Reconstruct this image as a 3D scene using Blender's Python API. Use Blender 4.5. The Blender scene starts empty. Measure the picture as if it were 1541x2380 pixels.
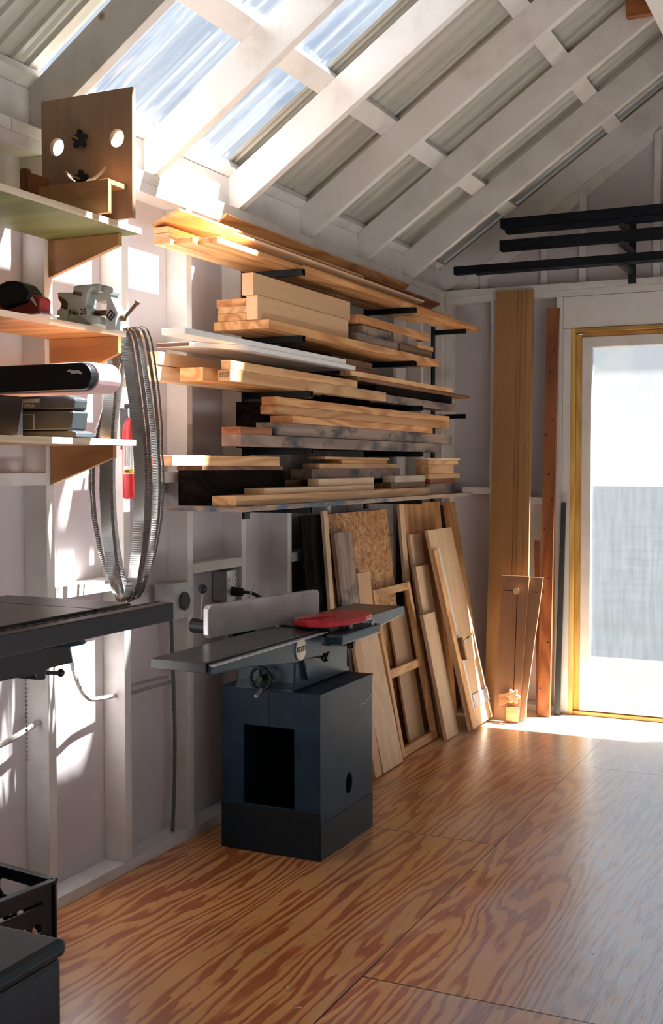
import bpy, bmesh, math, random
from mathutils import Vector, Matrix
R = math.radians
SC = bpy.context.scene
COL = SC.collection
random.seed(7)

# ------------------------------------------------------------------ camera
cd = bpy.data.cameras.new('camera')
cd.sensor_fit = 'VERTICAL'; cd.sensor_height = 36.0; cd.lens = 2695 * 36 / 2380
cd.clip_start = 0.05
cam = bpy.data.objects.new('camera', cd); COL.objects.link(cam)
cam.location = (2.33, 0.0, 1.403)
cam.rotation_euler = (R(90 - 2.246), 0, R(25.336))
SC.camera = cam
# ------------------------------------------------------------------ exposure
vs = SC.view_settings
vs.view_transform = 'Standard'; vs.look = 'None'; vs.gamma = 1.0; vs.exposure = 0.85
vs.use_curve_mapping = False
# ------------------------------------------------------------------ sky
SKY_STRENGTH = 0.45
w = bpy.data.worlds.new('sky'); SC.world = w; w.use_nodes = True
nt = w.node_tree; nt.nodes.clear()
_tc = nt.nodes.new('ShaderNodeTexCoord'); _sx = nt.nodes.new('ShaderNodeSeparateXYZ')
_rp = nt.nodes.new('ShaderNodeValToRGB'); _bg = nt.nodes.new('ShaderNodeBackground'); _wo = nt.nodes.new('ShaderNodeOutputWorld')
nt.links.new(_tc.outputs['Generated'], _sx.inputs[0]); nt.links.new(_sx.outputs['Z'], _rp.inputs[0])
nt.links.new(_rp.outputs[0], _bg.inputs[0]); nt.links.new(_bg.outputs[0], _wo.inputs[0])
_e = _rp.color_ramp.elements
_e[0].position = 0.0; _e[0].color = (1.0, 1.0, 0.98, 1)
_e[1].position = 0.9; _e[1].color = (0.40, 0.545, 0.80, 1)
_m = _rp.color_ramp.elements.new(0.3); _m.color = (0.68, 0.78, 0.90, 1)
_bg.inputs[1].default_value = SKY_STRENGTH
# ------------------------------------------------------------------ sun
SUN_STRENGTH = 37.0
sd = bpy.data.lights.new('sun', 'SUN'); sd.energy = SUN_STRENGTH; sd.angle = R(1.3); sd.color = (1.0, 0.96, 0.91)
sun = bpy.data.objects.new('sun', sd); COL.objects.link(sun)
sun.rotation_euler = Vector((-1.0, -0.55, -2.02)).to_track_quat('-Z', 'Y').to_euler()
sun.location = (6, 5, 9)
# daylight portals at the openings (they only guide the sampling of the sky)
def portal(name, loc, rot, sx, sy):
    d = bpy.data.lights.new(name, 'AREA'); d.shape = 'RECTANGLE'; d.size = sx; d.size_y = sy; d.cycles.is_portal = True
    o = bpy.data.objects.new(name, d); COL.objects.link(o); o.location = loc; o.rotation_euler = rot
portal('door_daylight', (1.54, 6.62, 1.08), (R(90), 0, 0), 1.5, 2.1)
portal('window_daylight', (3.2, 2.7, 1.375), (R(90), 0, R(90)), 3.0, 1.35)
portal('doorway_daylight', (1.5, -1.66, 1.02), (R(-90), 0, 0), 0.6, 2.05)  # unseen doorway, added for fill light from behind the camera
_q = Vector((0.69, 0, -1)).to_track_quat('-Z', 'Y').to_euler()
portal('skylight_daylight', (0.70, 3.44, 3.22), _q, 1.3, 2.1)

# ------------------------------------------------------------------ materials
MATS = {}
def _new(name):
    m = bpy.data.materials.new(name); m.use_nodes = True
    n = m.node_tree.nodes; n.clear()
    out = n.new('ShaderNodeOutputMaterial'); b = n.new('ShaderNodeBsdfPrincipled')
    m.node_tree.links.new(b.outputs[0], out.inputs[0])
    MATS[name] = m
    return m, m.node_tree.nodes, m.node_tree.links, b
def _ramp(n, stops):
    r = n.new('ShaderNodeValToRGB'); e = r.color_ramp.elements
    while len(e) > 1: e.remove(e[-1])
    e[0].position = stops[0][0]; e[0].color = (*stops[0][1], 1)
    for p, c in stops[1:]:
        k = e.new(p); k.color = (*c, 1)
    return r
def _mix(n, l, typ, fac, a, b):
    x = n.new('ShaderNodeMixRGB'); x.blend_type = typ
    for i, v in ((0, fac), (1, a), (2, b)):
        if hasattr(v, 'links') or hasattr(v, 'is_linked'): l.new(v, x.inputs[i])
        elif isinstance(v, tuple): x.inputs[i].default_value = (*v, 1)
        else: x.inputs[i].default_value = v
    return x.outputs[0]
def _coords(n, l, scale, rnd=True):
    tc = n.new('ShaderNodeTexCoord'); mp = n.new('ShaderNodeMapping'); mp.inputs['Scale'].default_value = scale
    if rnd:
        oi = n.new('ShaderNodeObjectInfo'); mu = n.new('ShaderNodeMath'); mu.operation = 'MULTIPLY'; mu.inputs[1].default_value = 37.0
        l.new(oi.outputs['Random'], mu.inputs[0])
        ad = n.new('ShaderNodeVectorMath'); ad.operation = 'ADD'
        l.new(tc.outputs['Object'], ad.inputs[0]); l.new(mu.outputs[0], ad.inputs[1]); l.new(ad.outputs[0], mp.inputs[0])
    else:
        l.new(tc.outputs['Object'], mp.inputs[0])
    return mp.outputs[0]
def _noise(n, l, vec, scale, detail=3, rough=0.55, dist=0.0):
    t = n.new('ShaderNodeTexNoise'); t.inputs['Scale'].default_value = scale; t.inputs['Detail'].default_value = detail
    t.inputs['Roughness'].default_value = rough; t.inputs['Distortion'].default_value = dist
    l.new(vec, t.inputs['Vector']); return t.outputs['Fac']
def _bump(n, l, b, h, s, d=0.002):
    bp = n.new('ShaderNodeBump'); bp.inputs['Strength'].default_value = s; bp.inputs['Distance'].default_value = d
    l.new(h, bp.inputs['Height']); l.new(bp.outputs[0], b.inputs['Normal'])
def plain(name, col, rough=0.5, metal=0.0, var=0.15, scale=18, bump=0.0, spec=0.5):
    m, n, l, b = _new(name)
    v = _coords(n, l, (1, 1, 1)); f = _noise(n, l, v, scale, 4)
    r = _ramp(n, [(0.3, tuple(c * (1 - var) for c in col)), (0.7, tuple(min(1, c * (1 + var)) for c in col))])
    l.new(f, r.inputs[0]); l.new(r.outputs[0], b.inputs['Base Color'])
    b.inputs['Roughness'].default_value = rough; b.inputs['Metallic'].default_value = metal
    b.inputs['Specular IOR Level'].default_value = spec
    if bump: _bump(n, l, b, f, bump)
    return m
def wood(name, c1, c2, axis='y', rough=0.55, rings=9, fine=0.5, stain=None, hue=0.10, spec=0.4):
    """c1 early wood, c2 late wood; grain runs along axis"""
    m, n, l, b = _new(name)
    st = {'x': (0.12, 1, 1), 'y': (1, 0.12, 1), 'z': (1, 1, 0.12)}[axis]
    v = _coords(n, l, st)
    big = _noise(n, l, v, 5.0, 2, 0.5, 0.4)
    mu = n.new('ShaderNodeMath'); mu.operation = 'MULTIPLY'; mu.inputs[1].default_value = rings * 6.283
    si = n.new('ShaderNodeMath'); si.operation = 'SINE'
    l.new(big, mu.inputs[0]); l.new(mu.outputs[0], si.inputs[0])
    mr = n.new('ShaderNodeMapRange'); mr.inputs[1].default_value = -1; mr.inputs[2].default_value = 1
    l.new(si.outputs[0], mr.inputs[0])
    fn = _noise(n, l, v, 90.0, 3, 0.6)
    f = _mix(n, l, 'MIX', fine, mr.outputs[0], fn)
    r = _ramp(n, [(0.25, c1), (0.75, c2)]); l.new(f, r.inputs[0])
    oi = n.new('ShaderNodeObjectInfo')
    hs = n.new('ShaderNodeHueSaturation')
    k = n.new('ShaderNodeMapRange'); k.inputs[3].default_value = 1 - hue * 2; k.inputs[4].default_value = 1 + hue * 2
    l.new(oi.outputs['Random'], k.inputs[0]); l.new(k.outputs[0], hs.inputs['Value'])
    c = r.outputs[0]
    if stain:
        sv = _coords(n, l, (1, 0.5, 1)); sf = _noise(n, l, sv, 7.0, 4, 0.6)
        sr = _ramp(n, [(0.5, (0, 0, 0)), (0.62, (1, 1, 1))]); l.new(sf, sr.inputs[0])
        c = _mix(n, l, 'MIX', sr.outputs[0], c, stain)
    l.new(c, hs.inputs['Color']); l.new(hs.outputs[0], b.inputs['Base Color'])
    b.inputs['Roughness'].default_value = rough; b.inputs['Specular IOR Level'].default_value = spec
    _bump(n, l, b, f, 0.15, 0.001)
    return m

paint = _new('painted_lumber'); m, n, l, b = paint
v = _coords(n, l, (1, 1, 1)); f = _noise(n, l, v, 6, 5, 0.6)
r = _ramp(n, [(0.25, (0.58, 0.535, 0.485)), (0.5, (0.71, 0.68, 0.645)), (0.8, (0.75, 0.725, 0.69))]); l.new(f, r.inputs[0])
vk = n.new('ShaderNodeTexVoronoi'); vk.inputs['Scale'].default_value = 3.1
vv = _coords(n, l, (1, 1, 1)); l.new(vv, vk.inputs['Vector'])
kr = _ramp(n, [(0.02, (1, 1, 1)), (0.05, (0, 0, 0))]); l.new(vk.outputs['Distance'], kr.inputs[0])
l.new(_mix(n, l, 'MIX', kr.outputs[0], r.outputs[0], (0.33, 0.23, 0.15)), b.inputs['Base Color'])
b.inputs['Roughness'].default_value = 0.55; _bump(n, l, b, f, 0.12, 0.003)
PAINT = m
SHEATH = plain('painted_sheathing', (0.58, 0.53, 0.54), 0.6, 0, 0.05, 5, 0.05)
BAREPLY = plain('bare_plywood_lining', (0.16, 0.105, 0.06), 0.7, 0, 0.1, 3)
DARKROOF = plain('dark_roof_sheet', (0.14, 0.13, 0.11), 0.5, 0, 0.08, 4)
ROOFMETAL = plain('roof_sheet_metal', (0.47, 0.455, 0.39), 0.30, 0.0, 0.06, 4)
m, n, l, b = _new('clear_corrugated_plastic')
tr = n.new('ShaderNodeBsdfTransparent'); tl = n.new('ShaderNodeBsdfTranslucent'); gl = n.new('ShaderNodeBsdfGlossy')
tr.inputs[0].default_value = (0.93, 0.96, 1.0, 1); tl.inputs[0].default_value = (0.85, 0.88, 0.95, 1); gl.inputs[0].default_value = (0.9, 0.95, 1, 1); gl.inputs[1].default_value = 0.15
v = _coords(n, l, (0.22, 3.4, 0.22), False); f = _noise(n, l, v, 4.2, 5, 0.6, 0.5)
bv_ = _coords(n, l, (1, 1.7, 1), False); bf = _noise(n, l, bv_, 2.6, 3, 0.6, 0.8)
br_ = _ramp(n, [(0.50, (0.95, 0.97, 1.0)), (0.60, (0.74, 0.80, 0.89))]); l.new(bf, br_.inputs[0]); l.new(br_.outputs[0], tr.inputs[0])
r = _ramp(n, [(0.42, (0.008, 0.008, 0.008)), (0.62, (0.05, 0.05, 0.05))]); l.new(f, r.inputs[0])
ms = n.new('ShaderNodeMixShader'); l.new(r.outputs[0], ms.inputs[0]); l.new(tr.outputs[0], ms.inputs[1]); l.new(tl.outputs[0], ms.inputs[2])
ms2 = n.new('ShaderNodeMixShader'); ms2.inputs[0].default_value = 0.05; l.new(ms.outputs[0], ms2.inputs[1]); l.new(gl.outputs[0], ms2.inputs[2])
l.new(ms2.outputs[0], [x for x in n if x.type == 'OUTPUT_MATERIAL'][0].inputs[0])
PLASTIC = m
m, n, l, b = _new('hazy_door_glass')
tr = n.new('ShaderNodeBsdfTransparent'); tl = n.new('ShaderNodeBsdfTranslucent'); gl = n.new('ShaderNodeBsdfGlossy')
tr.inputs[0].default_value = (0.95, 0.98, 1.0, 1); tl.inputs[0].default_value = (0.95, 0.97, 0.97, 1); gl.inputs[1].default_value = 0.05
v = _coords(n, l, (7, 1, 0.8), False); f = _noise(n, l, v, 5, 4, 0.6)
r = _ramp(n, [(0.3, (0.035, 0.035, 0.035)), (0.7, (0.055, 0.055, 0.055))]); l.new(f, r.inputs[0])
ms = n.new('ShaderNodeMixShader'); l.new(r.outputs[0], ms.inputs[0]); l.new(tr.outputs[0], ms.inputs[1]); l.new(tl.outputs[0], ms.inputs[2])
ms2 = n.new('ShaderNodeMixShader'); ms2.inputs[0].default_value = 0.04; l.new(ms.outputs[0], ms2.inputs[1]); l.new(gl.outputs[0], ms2.inputs[2])
l.new(ms2.outputs[0], [x for x in n if x.type == 'OUTPUT_MATERIAL'][0].inputs[0])
GLASS = m

# plywood floor: rotary-cut figure, sheets 1.22 wide, seams, worn varnish
m, n, l, b = _new('fir_plywood_floor')
def M(op, a, c=None, d=None):
    x = n.new('ShaderNodeMath'); x.operation = op
    for i, q in enumerate((a, c, d)):
        if q is None: continue
        if hasattr(q, 'is_linked'): l.new(q, x.inputs[i])
        else: x.inputs[i].default_value = q
    return x.outputs[0]
g = n.new('ShaderNodeNewGeometry'); s = n.new('ShaderNodeSeparateXYZ'); l.new(g.outputs['Position'], s.inputs[0])
X, Y = s.outputs[0], s.outputs[1]
cx = M('DIVIDE', M('SUBTRACT', X, 1.063), 1.22); ci = M('FLOOR', cx); cfx = M('FRACT', cx)
odd = M('MODULO', M('ADD', ci, 10.0), 2.0)                     # 0 right column, 1 left column
yo = M('SUBTRACT', 2.875, M('MULTIPLY', odd, -1.228))
cy = M('DIVIDE', M('SUBTRACT', Y, yo), 2.49); yi = M('FLOOR', cy); cfy = M('FRACT', cy)
sid = M('ADD', M('MULTIPLY', ci, 7.31), M('MULTIPLY', yi, 3.77))
cv = n.new('ShaderNodeCombineXYZ')
l.new(M('MULTIPLY', X, 1.0), cv.inputs[0]); l.new(M('MULTIPLY', Y, 0.13), cv.inputs[1]); l.new(sid, cv.inputs[2])
n1 = _noise(n, l, cv.outputs[0], 3.4, 3.0, 0.5, 0.25)
n2 = _noise(n, l, cv.outputs[0], 26.0, 3, 0.6, 0.3)
ring = M('ADD', M('MULTIPLY', n1, 15.0), M('MULTIPLY', n2, 1.3))
ring = M('ADD', ring, M('MULTIPLY', X, 22.0))
saw = M('FRACT', ring)
fig = n.new('ShaderNodeMapRange'); fig.interpolation_type = 'SMOOTHSTEP'
fig.inputs[1].default_value = 0.40; fig.inputs[2].default_value = 0.66; l.new(saw, fig.inputs[0])
back = n.new('ShaderNodeMapRange'); back.interpolation_type = 'SMOOTHSTEP'
back.inputs[1].default_value = 0.92; back.inputs[2].default_value = 1.0; back.inputs[3].default_value = 1.0; back.inputs[4].default_value = 0.0; l.new(saw, back.inputs[0])
figv = M('MULTIPLY', fig.outputs[0], back.outputs[0])
cv2 = n.new('ShaderNodeCombineXYZ'); l.new(M('MULTIPLY', X, 60.0), cv2.inputs[0]); l.new(M('MULTIPLY', Y, 3.0), cv2.inputs[1])
n3 = _noise(n, l, cv2.outputs[0], 3.0, 4, 0.65)
figv = M('ADD', M('MULTIPLY', figv, 0.80), M('MULTIPLY', M('SUBTRACT', n3, 0.4), 0.7))
r = _ramp(n, [(0.05, (0.95, 0.46, 0.15)), (0.5, (0.80, 0.275, 0.075)), (0.95, (0.52, 0.125, 0.030))]); l.new(figv, r.inputs[0])
col = r.outputs[0]
# per-sheet tone and broad wear
wn = _noise(n, l, g.outputs['Position'], 1.3, 4, 0.6)
wr = _ramp(n, [(0.35, (0.80, 0.78, 0.76)), (0.7, (1.12, 1.08, 1.0))]); l.new(wn, wr.inputs[0])
col = _mix(n, l, 'MULTIPLY', 1.0, col, wr.outputs[0])
wh = n.new('ShaderNodeTexWhiteNoise'); wh.noise_dimensions = '1D'; l.new(sid, wh.inputs['W'])
tn = n.new('ShaderNodeMapRange'); tn.inputs[3].default_value = 0.72; tn.inputs[4].default_value = 1.05; l.new(wh.outputs['Value'], tn.inputs[0])
tcm = n.new('ShaderNodeCombineXYZ'); l.new(tn.outputs[0], tcm.inputs[0]); l.new(tn.outputs[0], tcm.inputs[1]); l.new(tn.outputs[0], tcm.inputs[2])
col = _mix(n, l, 'MULTIPLY', 1.0, col, tcm.outputs[0])
# blue-white door reflection painted into the colour, broken up by grain streaks
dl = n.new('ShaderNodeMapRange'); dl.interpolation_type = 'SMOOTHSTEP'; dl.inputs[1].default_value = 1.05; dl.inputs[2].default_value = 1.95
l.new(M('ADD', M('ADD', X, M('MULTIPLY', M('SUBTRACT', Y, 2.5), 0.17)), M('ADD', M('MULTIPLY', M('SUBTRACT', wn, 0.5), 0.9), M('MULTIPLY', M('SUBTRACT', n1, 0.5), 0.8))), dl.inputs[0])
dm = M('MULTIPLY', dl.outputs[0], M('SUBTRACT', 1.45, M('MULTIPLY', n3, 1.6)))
sheen = M('MINIMUM', M('MAXIMUM', M('MULTIPLY', dm, 1.05), 0.0), 0.86)
col = _mix(n, l, 'MIX', sheen, col, (0.54, 0.72, 0.88))
# bright daylight just inside the door painted in as a pale patch
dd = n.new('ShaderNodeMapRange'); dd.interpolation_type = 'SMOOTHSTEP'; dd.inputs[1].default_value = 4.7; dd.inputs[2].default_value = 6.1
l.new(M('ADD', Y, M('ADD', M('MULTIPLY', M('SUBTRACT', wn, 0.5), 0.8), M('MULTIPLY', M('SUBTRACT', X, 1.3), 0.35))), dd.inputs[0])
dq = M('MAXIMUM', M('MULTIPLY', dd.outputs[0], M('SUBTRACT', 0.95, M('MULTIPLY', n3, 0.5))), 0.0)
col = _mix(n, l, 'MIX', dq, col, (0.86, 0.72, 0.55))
# seams
sx = M('MINIMUM', cfx, M('SUBTRACT', 1.0, cfx)); sy = M('MINIMUM', cfy, M('SUBTRACT', 1.0, cfy))
seam = M('MAXIMUM', M('LESS_THAN', M('MULTIPLY', sx, 1.22), 0.0022), M('LESS_THAN', M('MULTIPLY', sy, 2.49), 0.0026))
col = _mix(n, l, 'MIX', seam, col, (0.03, 0.014, 0.008))
# specks
vo = n.new('ShaderNodeTexVoronoi'); vo.inputs['Scale'].default_value = 9.0; l.new(g.outputs['Position'], vo.inputs['Vector'])
sp = M('LESS_THAN', vo.outputs['Distance'], 0.045)
col = _mix(n, l, 'MIX', M('MULTIPLY', sp, 0.6), col, (0.10, 0.05, 0.03))
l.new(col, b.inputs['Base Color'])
rr = M('ADD', 0.22, M('MULTIPLY', n3, 0.26)); l.new(rr, b.inputs['Roughness'])
b.inputs['Specular IOR Level'].default_value = 0.8
b.inputs['Coat Weight'].default_value = 0.6; b.inputs['Coat Roughness'].default_value = 0.22
bp = n.new('ShaderNodeBump'); bp.inputs['Strength'].default_value = 0.35; bp.inputs['Distance'].default_value = 0.0016
l.new(M('SUBTRACT', n3, M('MULTIPLY', seam, 1.5)), bp.inputs['Height']); l.new(bp.outputs[0], b.inputs['Normal'])
FLOOR = m

W = {}
for ax in 'xyz':
    W['pine_' + ax] = wood('pine_board_' + ax, (0.78, 0.47, 0.22), (0.60, 0.30, 0.12), ax)
    W['oak_' + ax] = wood('oak_board_' + ax, (0.72, 0.38, 0.15), (0.50, 0.21, 0.070), ax)
    W['ply_' + ax] = wood('plywood_face_' + ax, (0.58, 0.31, 0.125), (0.40, 0.18, 0.065), ax, rings=5)
    W['edge_' + ax] = wood('plywood_edge_' + ax, (0.72, 0.60, 0.44), (0.58, 0.44, 0.29), ax)
    W['red_' + ax] = wood('red_cedar_' + ax, (0.30, 0.105, 0.036), (0.18, 0.056, 0.019), ax)
    W['brown_' + ax] = wood('brown_hardwood_' + ax, (0.24, 0.11, 0.05), (0.13, 0.055, 0.024), ax)
    W['grey_' + ax] = wood('weathered_plank_' + ax, (0.36, 0.25, 0.19), (0.22, 0.15, 0.115), ax, stain=(0.05, 0.05, 0.05))
    W['dark_' + ax] = wood('dark_timber_' + ax, (0.018, 0.013, 0.010), (0.008, 0.006, 0.005), ax, rough=0.9, spec=0.08)  # near-black, for dark stock and the added timbers that stand for shade
    W['pale_' + ax] = wood('pale_maple_' + ax, (0.80, 0.57, 0.36), (0.68, 0.45, 0.26), ax, fine=0.75)
    W['mdf_' + ax] = wood('tan_fibreboard_' + ax, (0.68, 0.43, 0.24), (0.60, 0.36, 0.19), ax, fine=0.9)
W['blue_y'] = wood('blue_stained_plank', (0.42, 0.29, 0.20), (0.28, 0.18, 0.12), 'y', stain=(0.04, 0.09, 0.14))
W['white_y'] = plain('white_painted_board', (0.78, 0.76, 0.72), 0.45, 0, 0.04)
W['olive_x'] = wood('olive_plywood', (0.15, 0.175, 0.045), (0.10, 0.115, 0.030), 'x', rings=5)  # greenish shade under the top shelf put into its plywood colour
m, n, l, b = _new('strand_board')
v = _coords(n, l, (1, 1, 1))
vo = n.new('ShaderNodeTexVoronoi'); vo.inputs['Scale'].default_value = 55; vo.inputs['Randomness'].default_value = 1.0
nd = n.new('ShaderNodeTexNoise'); nd.inputs['Scale'].default_value = 14; nd.inputs['Detail'].default_value = 3; l.new(v, nd.inputs['Vector'])
mv = n.new('ShaderNodeVectorMath'); mv.operation = 'MULTIPLY_ADD'; l.new(nd.outputs['Color'], mv.inputs[0]); mv.inputs[1].default_value = (0.16, 0.16, 0.16); l.new(v, mv.inputs[2])
l.new(mv.outputs[0], vo.inputs['Vector'])
r = _ramp(n, [(0.0, (0.24, 0.10, 0.03)), (0.4, (0.46, 0.21, 0.07)), (0.75, (0.52, 0.26, 0.09)), (1.0, (0.66, 0.42, 0.2))])
sp_ = n.new('ShaderNodeSeparateXYZ'); l.new(vo.outputs['Color'], sp_.inputs[0]); l.new(sp_.outputs[0], r.inputs[0])
l.new(r.outputs[0], b.inputs['Base Color']); b.inputs['Roughness'].default_value = 0.6
OSB = m
STEEL = plain('dark_rack_steel', (0.010, 0.014, 0.018), 0.4, 0.5, 0.2)
BLACK = plain('black_plastic', (0.007, 0.008, 0.010), 0.42, 0, 0.2, 18, 0.0, 0.35)
BLACKR = plain('black_rubber', (0.014, 0.014, 0.015), 0.6, 0, 0.2)
BOXP = plain('blue_black_plastic', (0.005, 0.013, 0.020), 0.45, 0, 0.15, 40, 0.05, 0.3)
IRON = plain('cast_iron_table', (0.105, 0.105, 0.105), 0.30, 0.8, 0.25, 6)
ALU = plain('ground_fence_metal', (0.55, 0.55, 0.55), 0.42, 0.7, 0.14, 9)
BLADE = plain('blade_steel', (0.42, 0.41, 0.40), 0.16, 1.0, 0.08)
RED = plain('red_enamel', (0.50, 0.018, 0.022), 0.35, 0, 0.1)
REDG = plain('red_guard_enamel', (0.42, 0.012, 0.025), 0.32, 0, 0.12)
SAWRED = plain('red_saw_plastic', (0.33, 0.028, 0.022), 0.45, 0, 0.15)
TEAL = plain('teal_vise_enamel', (0.38, 0.46, 0.44), 0.45, 0.1, 0.15, 30)
RUST = plain('brown_vise_iron', (0.13, 0.075, 0.035), 0.6, 0.3, 0.35, 40)
BELT = plain('pink_sanding_belt', (0.55, 0.36, 0.35), 0.8, 0, 0.06, 60)
WHITE = plain('white_label', (0.75, 0.74, 0.70), 0.5, 0, 0.03)
YELLOW = plain('yellow_label', (0.70, 0.52, 0.06), 0.5, 0, 0.05)
INK = plain('black_ink', (0.01, 0.01, 0.01), 0.6, 0, 0.05)
GALV = plain('galvanised_steel', (0.42, 0.43, 0.44), 0.4, 0.6, 0.15, 25)
CABLE = plain('steel_cable_armour', (0.58, 0.56, 0.52), 0.45, 0.4, 0.1)
BADGE = plain('pale_bronze_badge', (0.52, 0.44, 0.37), 0.4, 0.3, 0.2, 30)
BLUEGREY = plain('blue_grey_enamel', (0.012, 0.034, 0.052), 0.42, 0.2, 0.2, 12)
m, n, l, b = _new('worn_machine_paint')
v = _coords(n, l, (1, 1, 1), False); f = _noise(n, l, v, 9, 5, 0.65)
r = _ramp(n, [(0.3, (0.003, 0.018, 0.034)), (0.6, (0.008, 0.034, 0.060)), (0.75, (0.016, 0.048, 0.078))]); l.new(f, r.inputs[0])
v2 = _coords(n, l, (1.0, 1.0, 0.35), False); f2 = _noise(n, l, v2, 23, 6, 0.75)
c2 = _ramp(n, [(0.70, (0, 0, 0)), (0.74, (1, 1, 1))]); l.new(f2, c2.inputs[0])
l.new(_mix(n, l, 'MIX', c2.outputs[0], r.outputs[0], (0.24, 0.17, 0.11)), b.inputs['Base Color'])
b.inputs['Roughness'].default_value = 0.5; b.inputs['Specular IOR Level'].default_value = 0.3
MACHINE = m
YELWOOD = wood('yellow_jamb_wood', (0.62, 0.40, 0.12), (0.48, 0.27, 0.06), 'z')
YELWOODX = wood('yellow_head_jamb_wood', (0.62, 0.36, 0.10), (0.48, 0.24, 0.05), 'x')
CONCRETE = plain('grey_paving', (0.036, 0.034, 0.031), 0.9, 0, 0.08, 2, 0.0, 0.1)
BOUNCE_GRAVEL = plain('pale_gravel', (0.05, 0.055, 0.06), 0.9, 0, 0.1, 30)
FIELD = plain('grey_green_field', (0.009, 0.012, 0.0145), 1.0, 0, 0.25, 1.5, 0.0, 0.02)

# ------------------------------------------------------------------ mesh helpers
class MB:
    def __init__(s): s.v = []; s.f = []
    def add(s, vs_, fs):
        o = len(s.v); s.v += [tuple(map(float, p)) for p in vs_]; s.f += [tuple(i + o for i in q) for q in fs]; return s
    def box(s, x0, x1, y0, y1, z0, z1):
        return s.obox((x0, y0, z0), (x1 - x0, 0, 0), (0, y1 - y0, 0), (0, 0, z1 - z0))
    def obox(s, o, a, b_, c):
        o, a, b_, c = map(Vector, (o, a, b_, c))
        P = [o, o + a, o + a + b_, o + b_, o + c, o + a + c, o + a + b_ + c, o + b_ + c]
        return s.add(P, [(0, 3, 2, 1), (4, 5, 6, 7), (0, 1, 5, 4), (1, 2, 6, 5), (2, 3, 7, 6), (3, 0, 4, 7)])
    def prism(s, pts, axis, a, b_):
        """pts 2-D in the plane perpendicular to axis (x: (y,z), y: (x,z), z: (x,y)) extruded a..b"""
        def q(p, t): return {'x': (t, p[0], p[1]), 'y': (p[0], t, p[1]), 'z': (p[0], p[1], t)}[axis]
        k = len(pts)
        return s.add([q(p, a) for p in pts] + [q(p, b_) for p in pts],
                     [tuple(range(k)), tuple(range(2 * k - 1, k - 1, -1))] + [(i, (i + 1) % k, k + (i + 1) % k, k + i) for i in range(k)])
    def cyl(s, p0, p1, r0, r1=None, seg=20, caps=True):
        p0, p1 = Vector(p0), Vector(p1); r1 = r0 if r1 is None else r1
        d = (p1 - p0).normalized(); u = d.orthogonal().normalized(); w_ = d.cross(u)
        P = []
        for p, r_ in ((p0, r0), (p1, r1)):
            for i in range(seg):
                t = 2 * math.pi * i / seg; P.append(p + (u * math.cos(t) + w_ * math.sin(t)) * r_)
        F = [(i, (i + 1) % seg, seg + (i + 1) % seg, seg + i) for i in range(seg)]
        if caps: F += [tuple(range(seg - 1, -1, -1)), tuple(range(seg, 2 * seg))]
        return s.add(P, F)
    def tube(s, pts, r_, seg=8, ribs=0.0):
        pts = [Vector(p) for p in pts]; P = []; F = []; u = None
        for i, p in enumerate(pts):
            d = (pts[min(i + 1, len(pts) - 1)] - pts[max(i - 1, 0)]).normalized()
            u = (u - d * u.dot(d)).normalized() if u is not None and (u - d * u.dot(d)).length > 1e-6 else d.orthogonal().normalized()
            w_ = d.cross(u); rr_ = r_ * (1 + (ribs if i % 2 else -ribs))
            for k in range(seg):
                t = 2 * math.pi * k / seg; P.append(p + (u * math.cos(t) + w_ * math.sin(t)) * rr_)
        for i in range(len(pts) - 1):
            for k in range(seg): F.append((i * seg + k, i * seg + (k + 1) % seg, (i + 1) * seg + (k + 1) % seg, (i + 1) * seg + k))
        F += [tuple(range(seg - 1, -1, -1)), tuple(range((len(pts) - 1) * seg, len(pts) * seg))]
        return s.add(P, F)
    def ball(s, c, r_, sc=(1, 1, 1), seg=16, rings=10):
        P = []; F = []
        for j in range(rings + 1):
            th = math.pi * j / rings
            for i in range(seg):
                ph = 2 * math.pi * i / seg
                P.append((c[0] + r_ * sc[0] * math.sin(th) * math.cos(ph), c[1] + r_ * sc[1] * math.sin(th) * math.sin(ph), c[2] + r_ * sc[2] * math.cos(th)))
        for j in range(rings):
            for i in range(seg): F.append((j * seg + i, j * seg + (i + 1) % seg, (j + 1) * seg + (i + 1) % seg, (j + 1) * seg + i))
        return s.add(P, F)
    def lathe(s, prof, c, axis='z', seg=28):
        P = []; F = []; k = len(prof)
        for i in range(seg):
            t = 2 * math.pi * i / seg
            for r_, h in prof:
                a, b_ = r_ * math.cos(t), r_ * math.sin(t)
                P.append({'z': (c[0] + a, c[1] + b_, c[2] + h), 'x': (c[0] + h, c[1] + a, c[2] + b_), 'y': (c[0] + a, c[1] + h, c[2] + b_)}[axis])
        for i in range(seg):
            for j in range(k - 1): F.append((i * k + j, ((i + 1) % seg) * k + j, ((i + 1) % seg) * k + j + 1, i * k + j + 1))
        return s.add(P, F)
    def plate(s, outer, holes, axis, a, b_):
        """flat plate with holes"""
        bm = bmesh.new(); es = []
        for loop in [outer] + holes:
            vv_ = [bm.verts.new((p[0], p[1], 0)) for p in loop]
            es += [bm.edges.new((vv_[i], vv_[(i + 1) % len(vv_)])) for i in range(len(vv_))]
        bmesh.ops.triangle_fill(bm, use_beauty=True, use_dissolve=False, edges=es)
        ex = bmesh.ops.extrude_face_region(bm, geom=bm.faces[:])
        for e in ex['geom']:
            if isinstance(e, bmesh.types.BMVert): e.co.z = 1
        bm.verts.index_update()
        def q(c): 
            t = a + (b_ - a) * c.z
            return {'x': (t, c.x, c.y), 'y': (c.x, t, c.y), 'z': (c.x, c.y, t)}[axis]
        s.add([q(v_.co) for v_ in bm.verts], [tuple(v_.index for v_ in f_.verts) for f_ in bm.faces]); bm.free(); return s
    def xform(s, mat):
        s.v = [tuple(mat @ Vector(p)) for p in s.v]; return s
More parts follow.
